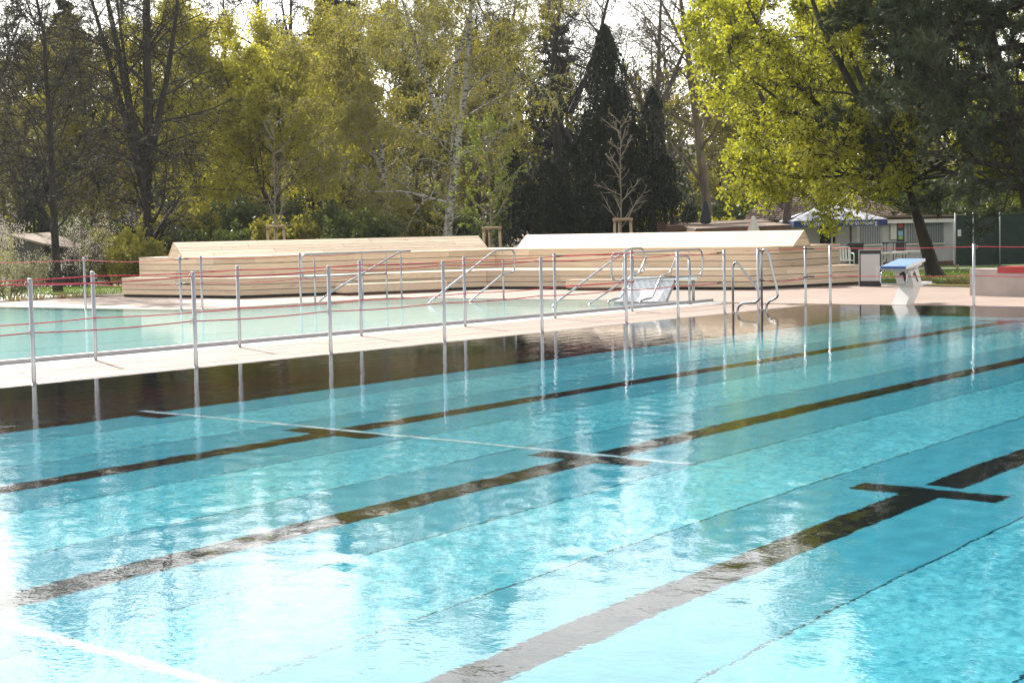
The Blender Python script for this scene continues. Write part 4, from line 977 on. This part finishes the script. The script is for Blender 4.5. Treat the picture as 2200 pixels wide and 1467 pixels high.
LF_MAPLE = leaf_mat('bright_maple_leaves', (.24, .26, .015), (.48, .46, .03), .62)
LF_YELLOW = leaf_mat('yellow_green_leaves', (.29, .28, .02), (.54, .48, .04), .64)
LF_BIRCH = leaf_mat('birch_catkin_leaves', (.22, .20, .02), (.44, .385, .05), .6)
LF_OLIVE = leaf_mat('olive_young_leaves', (.15, .145, .016), (.33, .29, .035), .6)
LF_BUD = leaf_mat('bronze_buds', (.07, .06, .025), (.15, .13, .04), .4)
LF_GREEN = leaf_mat('mid_green_leaves', (.045, .065, .012), (.12, .15, .025), .5)
LF_LIME = leaf_mat('lime_sapling_leaves', (.15, .19, .02), (.27, .31, .04), .5)
LF_DARK = leaf_mat('conifer_scales', (.005, .009, .0045), (.016, .024, .009), .1)
LF_PINE = leaf_mat('pine_needles', (.014, .025, .011), (.062, .078, .034), .25)
LF_SPRUCE = leaf_mat('spruce_needles', (.010, .018, .010), (.03, .045, .02), .12)
LF_WHITE = leaf_mat('white_blossom', (.42, .36, .30), (.66, .60, .52), .35)
LF_PALE = leaf_mat('pale_bush_leaves', (.20, .20, .09), (.40, .38, .20), .4)
BK1, BK2, BKB, BKW, BKP = MAT['bark'], MAT['bark_dark'], MAT['bark_birch'], MAT['bark_warm'], MAT['bark_pale']
up1 = lambda x, y, r=0: (x, y, 1.0)
def gbase(px, d):
    q = fwd(px, d); return (q[0], q[1], gz(q))
def lean(side, away): v = np.array(RV)*side+np.array(FV)*away; return (v[0], v[1], 1.0)

# bare tree far left, with the trunk in the lawn
broadleaf('bare_tree', 'bare tree with dark trunk standing in the lawn at far left', gbase(127, 47.5), 10.5, 1, BK2, [(lean(-.06, 0), 1.0, .125, (0, 0, -.1))], 40, 9, 8, 4, (.14, 1.0), (50, 42, 38, 35), (.30, .42, .5, .45), ((0, 0, .0), (0, 0, .12), (0, 0, .05), (0, 0, 0)), (.05, .12, .16, .2), leaf=LF_BUD, nleaf=4000, lsize=.022, rad1=.34)
# big many-stemmed tree
b = gbase(327, 66); st = [(lean(0, 0), .32, .33, (0, 0, -.1))]
z = .27*15.5
for s_, a_, L_2, r_2, zz in ((-.24, .0, .70, .18, z*.78), (-.12, -.1, .76, .19, z*.93), (.0, .08, .80, .2, z), (.07, -.05, .76, .19, z), (.17, .10, .70, .16, z*1.02), (-.19, .16, .62, .14, z*.88)):
    st.append((lean(s_, a_), L_2, r_2, (0, 0, zz)))
broadleaf('lime_tree', 'big bare tree splitting into many upright stems left of the terrace', b, 15.5, 2, BK2, st, 12, 9, 8, 5, (.05, 1.0), (62, 48, 42, 38), (.24, .46, .5, .5), ((0, 0, .015), (0, 0, -.06), (0, 0, -.14), (0, 0, -.12)), (.03, .10, .14, .16), leaf=LF_OLIVE, nleaf=14000, lsize=.026)
# yellow-green maples behind it
broadleaf('field_maple', 'yellow-green spring maple behind the left backrest', gbase(590, 79), 16.0, 3, BK1, [(lean(0, 0), .62, .2, (0, 0, -.1)), (lean(-.25, 0), .5, .13, (0, 0, 3)), (lean(.25, .1), .5, .13, (0, 0, 3))], 12, 9, 7, 3, (.1, 1.0), (50, 45, 42, 40), (.30, .45, .5, .5), leaf=LF_YELLOW, nleaf=46000, lsize=.078, clump=.18)
broadleaf('field_maple', 'olive-yellow maple behind the many-stemmed tree', gbase(440, 83), 17.5, 4, BK1, [(lean(0, 0), .7, .2, (0, 0, -.1)), (lean(-.2, 0), .5, .13, (0, 0, 3))], 13, 9, 7, 3, (.1, 1.0), (50, 45, 42, 40), (.30, .45, .5, .5), leaf=LF_YELLOW, nleaf=40000, lsize=.078, clump=.2)
broadleaf('field_maple', 'olive maple between the far-left bare tree and the many-stemmed tree', gbase(215, 88), 16.5, 5, BK1, [(lean(0, 0), .75, .2, (0, 0, -.1))], 14, 9, 7, 3, (.12, 1.0), (52, 45, 42, 40), (.32, .45, .5, .5), leaf=LF_OLIVE, nleaf=26000, lsize=.085, clump=.2)
# weeping birch
broadleaf('weeping_birch', 'weeping birch with pale trunk and golden hanging foliage', gbase(957, 66), 15.5, 6, BKB, [(lean(.0, 0), .95, .21, (0, 0, -.1)), (lean(-.3, -.1), .5, .1, (0, 0, 6.2)), (lean(.3, .1), .48, .1, (0, 0, 6.8))], 15, 9, 10, 3, (.2, 1.0), (58, 50, 60, 40), (.30, .42, .55, .8), ((0, 0, .02), (0, 0, .03), (0, 0, -.30), (0, 0, -.75)), (.04, .10, .14, .10), leaf=LF_BIRCH, nleaf=120000, lsize=.034, droop=.6, twig_r=.006)
broadleaf('weeping_birch', 'second golden weeping birch left of the pale-trunked one', gbase(838, 72), 14.0, 7, BKB, [(lean(-.02, 0), .9, .17, (0, 0, -.1)), (lean(-.3, .1), .5, .1, (0, 0, 4.0))], 15, 9, 9, 3, (.12, 1.0), (58, 50, 60, 40), (.30, .44, .55, .8), ((0, 0, .02), (0, 0, .03), (0, 0, -.30), (0, 0, -.75)), (.04, .10, .14, .10), leaf=LF_BIRCH, nleaf=80000, lsize=.04, droop=.6, twig_r=.006)
# bare oaks in the middle
broadleaf('bare_oak', 'tall bare oak with dark crooked limbs above the dark conifer', gbase(1235, 86), 17.5, 8, BK2, [(lean(.0, 0), .95, .36, (0, 0, -.1)), (lean(-.55, .0), .5, .17, (0, 0, 6.5)), (lean(.5, .05), .5, .17, (0, 0, 8))], 11, 9, 8, 4, (.22, 1.0), (58, 52, 48, 42), (.34, .45, .5, .5), ((0, 0, .03), (0, 0, .06), (0, 0, .03), (0, 0, 0)), (.06, .22, .26, .26), leaf=LF_BUD, nleaf=5000, lsize=.03, twig_r=.011)
broadleaf('bare_oak', 'bare oak with warm brown limbs between conifer and bright maple', gbase(1532, 80), 16, 9, BKW, [(lean(.0, 0), .95, .30, (0, 0, -.1)), (lean(-.45, .0), .5, .16, (0, 0, 7)), (lean(.4, .05), .5, .15, (0, 0, 7.5))], 11, 9, 8, 4, (.25, 1.0), (55, 50, 46, 42), (.34, .45, .5, .5), ((0, 0, .03), (0, 0, .06), (0, 0, .03), (0, 0, 0)), (.05, .2, .24, .24), leaf=LF_BUD, nleaf=6000, lsize=.03, twig_r=.010)
broadleaf('bare_oak', 'bare oak with thin grey twigs right above the dark conifer tip', gbase(1420, 96), 17, 10, BK1, [(lean(.05, 0), .95, .30, (0, 0, -.1)), (lean(-.4, .0), .5, .16, (0, 0, 7)), (lean(.45, .05), .5, .15, (0, 0, 8.5))], 11, 9, 8, 4, (.25, 1.0), (55, 50, 46, 42), (.32, .45, .5, .5), ((0, 0, .03), (0, 0, .06), (0, 0, .03), (0, 0, 0)), (.05, .2, .24, .24), leaf=LF_BUD, nleaf=3000, lsize=.03, twig_r=.012)
broadleaf('bare_oak', 'bare twiggy oak behind the yellow-green maple', gbase(680, 98), 18, 12, BK2, [(lean(.0, 0), .9, .3, (0, 0, -.1)), (lean(-.4, .1), .5, .16, (0, 0, 8))], 11, 9, 8, 4, (.3, 1.0), (55, 50, 46, 42), (.32, .45, .5, .5), ((0, 0, .03), (0, 0, .06), (0, 0, .03), (0, 0, 0)), (.05, .2, .24, .24), twig_r=.012)
broadleaf('bare_tree', 'bare reddish-brown tree at the far left edge of the picture', gbase(-40, 72), 12.5, 13, BK1, [(lean(.05, 0), .95, .18, (0, 0, -.1))], 20, 9, 8, 3, (.15, 1.0), (48, 42, 40, 35), (.32, .42, .5, .45), ((0, 0, .0), (0, 0, .10), (0, 0, .05), (0, 0, 0)), leaf=LF_BUD, nleaf=5000, lsize=.03)
oaks = [o for o in bpy.data.objects if o.name.startswith('bare_oak')]
for src, px, d, rz, lab in ((oaks[0], 530, 95, 2.1, 'bare oak rising between the many-stemmed tree and the golden birches'), (oaks[2], 900, 100, 4.0, 'bare oak half hidden behind the weeping birch trunk'), (oaks[1], 60, 100, 1.2, 'bare oak against the bright sky behind the tall far-left fir'), (oaks[2], 1090, 102, .9, 'bare oak behind the right side of the weeping birch'), (oaks[0], 330, 104, 5.0, 'bare oak straight behind the many-stemmed tree')):
    c = dup(src, gbase(px, d), lab, 'bare oaks behind the pool'); c.rotation_euler = (0, 0, rz)
maples = [o for o in bpy.data.objects if o.name.startswith('field_maple')]
for src, px, d, rz, lab in ((maples[2], 895, 90, 1.9, 'olive maple filling the gap behind the weeping birch trunk'), (maples[2], 1030, 96, 3.7, 'olive maple behind the lime-leaved sapling'), (maples[1], 690, 94, 2.6, 'olive-yellow maple behind the golden birches'), (maples[2], 60, 98, 4.4, 'olive maple behind the hut at far left'), (maples[2], 1590, 98, 5.2, 'olive maple behind the warm brown oak')):
    c = dup(src, gbase(px, d), lab, 'leafing maples behind the pool'); c.rotation_euler = (0, 0, rz)
# leaning bright maple by the kiosk
b = (-18.87, 43.0, -.03)
dl = np.array(RV)*-.27+np.array(FV)*.1
st = [((dl[0], dl[1], 1.0), .30, .24, (0, 0, -.1))]
t_ = norm(np.array([dl[0], dl[1], 1.0])); top_ = t_*3.3
for s_, a_, L_2, r_2, f_ in ((-1.25, .1, .55, .13, .85), (-.75, -.3, .62, .14, .9), (-.35, .3, .62, .13, 1.0), (-.1, -.2, .6, .13, 1.0), (.35, .1, .5, .12, .95), (.9, -.1, .5, .11, .9), (1.5, .1, .45, .09, .8), (-1.7, .0, .5, .1, .75)):
    o_ = top_*f_; st.append((lean(s_, a_), L_2, r_2, tuple(o_)))
for s_, a_, zz, L_2, r_2, f_ in ((-1.0, -.2, .10, .40, .06, .88), (-1.0, .35, .22, .36, .055, .8), (1.0, -.25, .15, .36, .055, .9), (1.0, .2, .3, .42, .06, .95), (-.8, -.6, .02, .36, .05, .8), (.8, -.6, .05, .34, .05, .85), (-.35, -1.0, .08, .3, .05, .95)):
    v_ = np.array(RV)*s_+np.array(FV)*a_; st.append(((v_[0], v_[1], zz), L_2, r_2, tuple(top_*f_)))
broadleaf('leaning_maple', 'leaning maple in full bright yellow-green leaf in front of the kiosk', b, 12.5, 14, BK2, st, 9, 8, 6, 3, (.3, 1.0), (55, 48, 45, 42), (.16, .55, .52, .5), ((0, 0, .05), (0, 0, .02), (0, 0, -.02), (0, 0, -.05)), (.05, .14, .18, .2), leaf=LF_MAPLE, nleaf=52000, lsize=.055, clump=.12, aspect=.8, bare0=True)
broadleaf('field_maple', 'bright yellow-green maple crown rising left of the pine', gbase(1690, 62), 14, 15, BK1, [(lean(.05, 0), .7, .2, (0, 0, -.1)), (lean(-.3, 0), .5, .13, (0, 0, 4)), (lean(.3, 0), .5, .13, (0, 0, 4))], 11, 9, 7, 3, (.2, 1.0), (50, 45, 42, 40), (.25, .48, .5, .5), leaf=LF_MAPLE, nleaf=46000, lsize=.068, clump=.16, aspect=.75)

# conifers -----------------------------------------------------------
def conifer_spires(name, label, base, spires, n, seed, mat, size=.16, cat='tree'):
    """dense scale-leaved conifer made of several ragged spires: (side, away, height, radius, foot)"""
    r = np.random.default_rng(seed); base = np.array(base); C = []; sz = []
    tot = sum(s[2]*s[3] for s in spires)
    for s_, a_, h, rad, foot in spires:
        k = int(n*h*rad/tot*(1.9 if h > 9 else .9)); t = r.uniform(0, 1, k)**.8; ph = r.uniform(0, 2*PI, k)
        ph0 = r.uniform(0, 6.28, 5); lob = 1+.16*np.sin(3*ph+ph0[0]+t*9)+.14*np.sin(5*ph+ph0[1]-t*17)+.1*np.sin(2*ph+ph0[2]+t*31)
        prof = np.minimum(1, (1-t)*3.0)**.6*(.6+.4*np.minimum(1, t*4))
        q = rad*prof*lob*r.uniform(.1, 1.05, k)**.5
        o = np.array(RV)*s_+np.array(FV)*a_
        C.append(np.stack([base[0]+o[0]+q*np.cos(ph), base[1]+o[1]+q*np.sin(ph), base[2]+foot+(h-foot)*t], 1))
    C = np.concatenate(C)
    V, F = leaves(r, C, size, .36, vert=.6)
    stems = [np.array([[base+np.array(RV)*s[0]+np.array(FV)*s[1]+np.array((0, 0, -.1)), base+np.array(RV)*s[0]+np.array(FV)*s[1]+np.array((0, 0, s[2]*.5)), base+np.array(RV)*s[0]+np.array(FV)*s[1]+np.array((0, 0, s[2]*.93))]]) for s in spires]
    tV, tF = tubes(np.concatenate(stems), np.array([[.05*s[3]+.1, .04*s[3]+.05, .02] for s in spires]), 7)
    return tree_object(name, label, cat, tuple(base), (tV, tF, np.zeros(len(tF)), [BK2], True), (V, F, np.zeros(len(F)), [mat], False))
conifer_spires('dark_cypress', 'dense blackish conifer of several ragged spires behind the terrace', gbase(1310, 68), [(0, 0, 10.3, 1.05, 1.0), (.35, .3, 7.8, 1.35, .8), (-.75, .3, 6.8, 1.05, .6), (1.05, .2, 6.3, 1.0, .6), (-1.6, .1, 5.6, 1.0, .4), (-2.5, .4, 4.8, 1.0, .3), (-3.9, .2, 5.4, .7, .2), (-3.3, -.2, 3.8, 1.0, .2), (1.95, .1, 7.7, .55, 4.0), (2.4, -.1, 4.9, .65, 2.6), (1.8, -.3, 4.4, 1.2, .2), (2.7, .3, 3.6, 1.0, .3), (-.2, -.6, 4.8, 1.6, .2), (-2.2, -.5, 3.7, 1.4, .2), (.9, -.5, 5.2, 1.0, .3)], 105000, 21, LF_DARK, .07)
conifer_spires('small_yew', 'small dark columnar yew behind the far-left bare tree', gbase(82, 66), [(0, 0, 3.6, .75, .1), (.4, .1, 2.9, .6, .1)], 12000, 22, LF_DARK, .06)
def layered_conifer(name, label, base, h, rad, seed, mat, n, whorls, droop, foot=.12, size=.2, group=None, bark=None):
    r = np.random.default_rng(seed); base = np.array(base, float)
    P0 = grow_lines(r, base[None]-np.array([[0, 0, .1]]), np.array([[0, 0, 1.]]), np.array([h]), 10, .015, (0, 0, 0)); R0 = taper_r(np.array([h*.016+.05]), 10, .15)
    t = np.repeat(np.linspace(foot, .97, whorls), 6); k = len(t); t = (t+r.normal(0, .01, k)).clip(foot, .98); az = r.uniform(0, 2*PI, k)
    pos = np.stack([np.interp(t, np.linspace(0, 1, 10), P0[0, :, i]) for i in range(3)], 1)
    L = rad*(1-t)**.85*r.uniform(.6, 1.1, k)+.15
    d = np.stack([np.cos(az), np.sin(az), np.full(k, .12)], 1)
    P1 = grow_lines(r, pos, d, L, 7, .06, (0, 0, droop)); R1 = taper_r(.012+.010*L, 7, .3)
    w = L/L.sum(); i = r.choice(k, n, p=w); x = r.uniform(.12, 1, n)**.8*6; j = np.clip(x.astype(int), 0, 5); f = (x-j)[:, None]
    C = P1[i, j]*(1-f)+P1[i, j+1]*f; sp = (L[i]*.17*(1.1-x/6)+.06)[:, None]
    C = C+r.normal(0, 1, (n, 3))*sp*np.array([1, 1, .35])-np.array([0, 0, 1.])*np.abs(r.normal(0, .12, (n, 1)))
    V, F = leaves(r, C, size, .3, droop=.4)
    tV, tF, tm = join([(*tubes(P0, R0, 9), 0), (*tubes(P1, R1, 4), 0)])
    return tree_object(name, label, 'tree', tuple(base), (tV, tF, tm, [bark or BK2], True), (V, F, np.zeros(len(F)), [mat], False), group)
layered_conifer('spruce', 'small dark spruce in front of the sheds', gbase(1487, 70), 3.0, 1.0, 31, LF_SPRUCE, 5000, 14, -.05, .05, .11)
layered_conifer('tall_fir', 'tall dark fir rising behind the far-left bare tree', gbase(150, 92), 15.5, 3.6, 32, LF_SPRUCE, 16000, 15, -.02, .28, .24)
layered_conifer('tall_fir', 'tall dark fir at the top behind the golden birches', gbase(748, 100), 19, 5.0, 33, LF_SPRUCE, 20000, 17, -.03, .3, .26)
layered_conifer('tall_fir', 'thin dark fir behind the crooked bare oak', gbase(1205, 108), 17, 3.2, 34, LF_SPRUCE, 9000, 17, -.05, .3, .2)

def pine(name, label, base, h, seed):
    """big long-needled pine; limbs carry tufts of needles"""
    r = np.random.default_rng(seed); base = np.array(base, float)
    P0 = grow_lines(r, base[None]-np.array([[0, 0, .1]]), np.array([[-.15, -.12, 1.]]), np.array([h]), 10, .02, (0, 0, 0)); R0 = taper_r(np.array([.22]), 10, .2)
    k = 62; t = np.linspace(.17, .97, k); az = np.arange(k)*2.4+r.normal(0, .3, k)
    pos = np.stack([np.interp(t, np.linspace(0, 1, 10), P0[0, :, i]) for i in range(3)], 1); L = (5.6*(1-t)**.5*r.uniform(.72, 1.08, k)).clip(.8)
    d = np.stack([np.cos(az), np.sin(az), np.full(k, .10)], 1)
    P1 = grow_lines(r, pos, d, L, 8, .07, (0, 0, .05)); R1 = taper_r(.02+.016*L, 8, .25)
    p, d, L2, q = sub_branches(r, P1, R1, 12, .22, 1.0, 48, 12, .40, .10, .45, .5, .12, L)
    P2 = grow_lines(r, p, d, L2, 5, .12, (0, 0, .12)); R2 = taper_r(q.clip(.012), 5, .4)
    p, d, L3, q = sub_branches(r, P2, R2, 8, .3, 1.0, 42, 14, .42, .10, .3, .5, .2, L2)
    P3_ = grow_lines(r, p, d, L3, 3, .12, (0, 0, .2)); R3 = taper_r(q.clip(.008, .02), 3, .6)
    C = np.concatenate([P3_[:, -1], P3_[:, 1], P2[:, -1]]); ax = norm(np.concatenate([P3_[:, 2]-P3_[:, 1], P3_[:, 1]-P3_[:, 0], P2[:, -1]-P2[:, -2]]))
    m = 15; n = len(C); A = np.repeat(ax, m, 0); O = np.repeat(C, m, 0)+r.normal(0, .03, (n*m, 3))-A*r.uniform(0, .14, (n*m, 1))
    dd = norm(A*.9+r.normal(0, .55, (n*m, 3))); sd = norm(np.cross(dd, r.normal(0, 1, (n*m, 3)))); ln_ = r.uniform(.14, .26, (n*m, 1))
    V = np.stack([O-sd*.017, O+sd*.017, O+dd*ln_], 1).reshape(-1, 3); F = np.arange(3*n*m).reshape(-1, 3)
    tV, tF, tm = join([(*tubes(P0, R0, 10), 0), (*tubes(P1, R1, 6), 0)])
    root = thing(name, label, 'tree', tuple(base))
    link('trunk', mesh_np('trunk', tV-base, tF, [BK2], tm, True), root)
    wV, wF, wm = join([(*tubes(P2, R2, 3), 0), (*blades(P3_, R3, r), 0)])
    link('crown_branches', mesh_np('crown_branches', wV-base, wF, [BK2], wm), root)
    link('crown', mesh_np('crown', V-base, F, [LF_PINE]), root)
    return root
pine('long_needled_pine', 'massive dark long-needled pine filling the top right corner', (*fwd(2250, 41)[:2], -.03), 13.5, 41)

# saplings on stakes ---------------------------------------------------
def stake_frame(label, base, top):
    root = thing('tree_stake', label, 'tree stake', tuple(base), 'timber stake frames round the saplings')
    pts = [np.array(base)+np.array((math.cos(a)*.34, math.sin(a)*.34, 0)) for a in (2.4, 4.5, .4)]; tops = [np.array(base)+np.array((math.cos(a)*.29, math.sin(a)*.29, top-base[2])) for a in (2.4, 4.5, .4)]
    for p, q in zip(pts, tops): MB().tube([p-np.array((0, 0, .2)), q], .045, 9).build('stake', MAT['stake'], root)
    for i in range(3):
        a, b_ = tops[i], tops[(i+1) % 3]; e = (b_-a)*.12
        MB().tube([a-e+(0, 0, .02), b_+e+(0, 0, .02)], .045, 8).build('crosspiece', MAT['stake'], root)
    for q in tops: MB().tube([q+(0, 0, -.09), q+(0, 0, -.03)], .058, 9).build('binding', plain('coir_binding', (.25, .14, .08), .9, 0, .2, 20), root)
def sapling(label, px, d, h, seed, leaf, nleaf, y_top, l1, ln1, ang, lsize=.05, r0=.045, stake=True, where=''):
    r0 *= .72
    b = gbase(px, d)
    broadleaf('sapling', label, b, h, seed, BKP, [((0, 0, 1.0), 1.0, r0, (0, 0, -.1))], l1, 5, 4, 0, (.30, 1.0), (ang, 40, 35, 30), (ln1, .42, .45, .4), ((0, 0, 0), (0, 0, .10), (0, 0, .05), (0, 0, 0)), (.02, .07, .12, .15), leaf=leaf, nleaf=nleaf, lsize=lsize, twig_r=.004, rad1=.36, group='young trees on stakes')
    if stake: stake_frame(where, b, spot(px, y_top, d)[2])
sapling('young bare tree on stakes behind the left backrest', 598, 54, 5.4, 51, LF_BUD, 500, 488, 14, .24, 38, .02, where='three-legged timber stake frame behind the middle of the left backrest')
sapling('young spreading tree with fresh lime leaves on stakes at the terrace corner', 1060, 53, 5.2, 52, LF_LIME, 4200, 491, 20, .36, 62, .035, where='three-legged timber stake frame in the gap between the two backrests')
sapling('young upright bare tree on stakes in front of the dark conifer', 1340, 51, 5.0, 53, LF_BUD, 350, 473, 20, .22, 48, .025, where='three-legged timber stake frame behind the sunlit backrest')
sapling('slim bare young tree without stakes right of the birch trunk', 967, 56, 3.8, 54, LF_BUD, 900, 0, 16, .25, 45, .02, .03, False)

# shrubs and undergrowth ------------------------------------------------
def shrub(name, label, base, w, h, seed, leaf, n, size, stems=9, group=None, twig=BK1, flat=.5, cat='shrub'):
    r = np.random.default_rng(seed); base = np.array(base, float)
    az = r.uniform(0, 2*PI, stems); S = base+np.stack([np.cos(az)*.15*w, np.sin(az)*.15*w, np.full(stems, -.05)], 1)
    D = np.stack([np.cos(az)*r.uniform(.1, 1.1, stems)*w/h, np.sin(az)*r.uniform(.1, 1.1, stems)*w/h, np.ones(stems)], 1)
    P0 = grow_lines(r, S, D, h*r.uniform(.7, 1.0, stems), 6, .08, (0, 0, .02)); R0 = taper_r(np.full(stems, .012+.006*h), 6, .3)
    p, d, L, q = sub_branches(r, P0, R0, 9, .2, 1.0, 45, 12, .36*h, .1*h, .4, .6, .0)
    P1 = grow_lines(r, p, d, L, 5, .12, (0, 0, .02)); R1 = taper_r(q.clip(.006), 5, .4)
    p, d, L, q = sub_branches(r, P1, R1, 6, .2, 1.0, 45, 14, .4, .1, .4, .6, 0, np.linalg.norm(P1[:, -1]-P1[:, 0], axis=1))
    P2 = grow_lines(r, p, d, L, 3, .12, (0, 0, 0)); R2 = taper_r(np.full(len(P2), .005), 3, .6)
    C = along(r, P2, n, .0)+r.normal(0, .05*w, (n, 3))
    C[:, 2] = np.maximum(C[:, 2], base[2]+.02)
    V, F = leaves(r, C, size, .7)
    tV, tF, tm = join([(*tubes(P0, R0, 5), 0), (*tubes(P1, R1, 4), 0)]); cV, cF, cm = join([(*blades(P2, R2, r), 0), (V, F, 1)])
    root = thing(name, label, cat, tuple(base), group)
    link('stems', mesh_np('stems', tV-base, tF, [twig], tm, True), root); link('foliage', mesh_np('foliage', cV-base, cF, [twig, leaf], cm), root)
    return root
shrub('blossom_bush', 'broad pale flowering bush on the lawn at the left edge', gbase(18, 44), 1.7, 1.25, 61, LF_PALE, 11000, .024, 16)
shrub('blossom_bush', 'white blossoming bush high at the left edge above the hut', gbase(-5, 57), 1.6, 2.6, 62, LF_WHITE, 5000, .025, 10)
shrub('blossom_bush', 'thin white blossoming shrub right of the far-left trunk', gbase(172, 54), 1.1, 2.4, 63, LF_WHITE, 2600, .022, 9)
shrub('leafy_bush', 'olive green bush behind the left end of the terrace', gbase(262, 56), 2.0, 1.9, 64, LF_OLIVE, 12000, .045, 14)
shrub('leafy_bush', 'yellow-green shrub above the hut roof at the left', gbase(52, 68), 1.8, 2.6, 65, LF_YELLOW, 8000, .05, 12)
shrub('blossom_bush', 'low white flowering shrub peeping over the sunlit backrest', gbase(1150, 48.5), .8, 1.35, 66, LF_WHITE, 700, .028, 8)
for i, (px, d, w, h) in enumerate(((385, 70, 2.2, 3.0), (455, 66, 2.0, 2.4), (530, 71, 2.3, 3.4), (610, 67, 2.1, 2.6), (690, 71, 2.4, 3.3), (770, 66, 2.1, 2.5), (850, 71, 2.4, 3.2), (925, 73, 2.2, 2.6), (1000, 72, 2.4, 3.2), (300, 74, 2.4, 3.0), (220, 70, 2.2, 2.6))):
    shrub('hedge_shrub', f'dense green undergrowth shrub behind the left wing, {["far left of the row", "second"][0] if False else ORD[[10, 9, 0, 1, 2, 3, 4, 5, 6, 7, 8].index(i)-0] if False else ""}'.strip(', ') or '', gbase(px, d), w, h, 70+i, LF_GREEN if i % 3 else LF_OLIVE, 11000, .075, 14, 'undergrowth shrubs behind the terrace')
hs = sorted([o for o in bpy.data.objects if o.name.startswith('hedge_shrub')], key=lambda o: o.location.x*RV.x+o.location.y*RV.y)
ORD += ['eleventh', 'twelfth']
for i, o in enumerate(hs): o['label'] = f'dense green shrub in the undergrowth behind the left wing, {ORD[i]} from the left'
for i, (px, d, w, h, lf) in enumerate(((1440, 84, 2.2, 3.0, LF_YELLOW), (1570, 86, 2.4, 3.4, LF_GREEN), (1610, 76, 2.0, 2.4, LF_YELLOW))):
    shrub('hedge_shrub', ('yellow-green bush right of the dark conifer behind the sheds', 'tall green bush behind the closed slate-blue parasol', 'yellow-green bush left of the kiosk roof')[i], gbase(px, d), w, h, 90+i, lf, 9000, .08, 12)
# hedge behind the net fence
shrub('leafy_bush', 'dark bush behind the net fence at the right edge', gbase(2150, 76), 3.0, 3.4, 95, LF_GREEN, 12000, .09, 14)
shrub('leafy_bush', 'dark bush behind the annex of the kiosk', gbase(2020, 82), 3.0, 4.4, 96, LF_GREEN, 12000, .09, 14)

# far wood closing the view: one mass nobody could count
r = np.random.default_rng(101); parts = []
K_ = 300; px_ = r.uniform(-500, 2700, K_); dd_ = r.uniform(104, 135, K_)
cl = np.array([fwd(a, b) for a, b in zip(px_, dd_)]); cl[:, 2] = ground_z(cl[:, 0], cl[:, 1])
H_ = r.uniform(4, 10, K_); n_ = 170
C = np.repeat(cl, n_, 0)+np.stack([r.normal(0, 1.7, K_*n_), r.normal(0, 1.7, K_*n_), np.repeat(H_, n_)*r.uniform(.03, 1, K_*n_)], 1)
V1, F1 = leaves(r, C, .2, .7)
stem = np.stack([cl, cl+np.stack([r.normal(0, .4, K_), r.normal(0, .4, K_), H_*.55], 1), cl+np.stack([r.normal(0, .9, K_), r.normal(0, .9, K_), H_*1.05], 1)], 1)
R_s = np.stack([r.uniform(.12, .26, K_), np.full(K_, .1), np.full(K_, .03)], 1)
V2, F2 = tubes(stem, R_s, 5)
p, d, L, q = sub_branches(r, stem, R_s, 16, .35, 1.0, 45, 14, 3.4, .9, .5, .5, .1)
B1 = grow_lines(r, p, d, L, 5, .14, (0, 0, .05)); V3, F3 = tubes(B1, taper_r(q.clip(.03), 5, .35), 3)
p, d, L, q = sub_branches(r, B1, taper_r(q.clip(.03), 5, .35), 6, .2, 1.0, 42, 14, 1.3, .4, .4, .5, .0)
B2 = grow_lines(r, p, d, L, 3, .16, (0, 0, .02)); V4, F4 = blades(B2, taper_r(np.full(len(B2), .018), 3, .5), r)
V, F, mi = join([(V1, F1, 0), (V2, F2, 2), (V3, F3, 2), (V4, F4, 2)])
mi[:len(F1)] = np.repeat((r.uniform(0, 1, K_) < .45).astype(int), n_)
tag(link('far_wood', mesh_np('far_wood', V, F, [LF_GREEN, LF_OLIVE, BK1], mi)), 'far wood of budding and bare trees closing the view', 'woodland', kind='stuff')

# ------------------------------------------------------------------ thin spring haze
hz = bpy.data.materials.new('haze'); hz.use_nodes = True; hn = hz.node_tree.nodes; hn.remove(hn['Principled BSDF'])
pv = hn.new('ShaderNodeVolumePrincipled'); pv.inputs['Color'].default_value = (.93, .95, 1, 1); pv.inputs['Density'].default_value = .00014; pv.inputs['Anisotropy'].default_value = .4
hz.node_tree.links.new(pv.outputs[0], hn['Material Output'].inputs['Volume'])
tag(MB().box(-430, 430, -310, 550, -3.0, 29.0).build('haze', hz), kind='stuff')
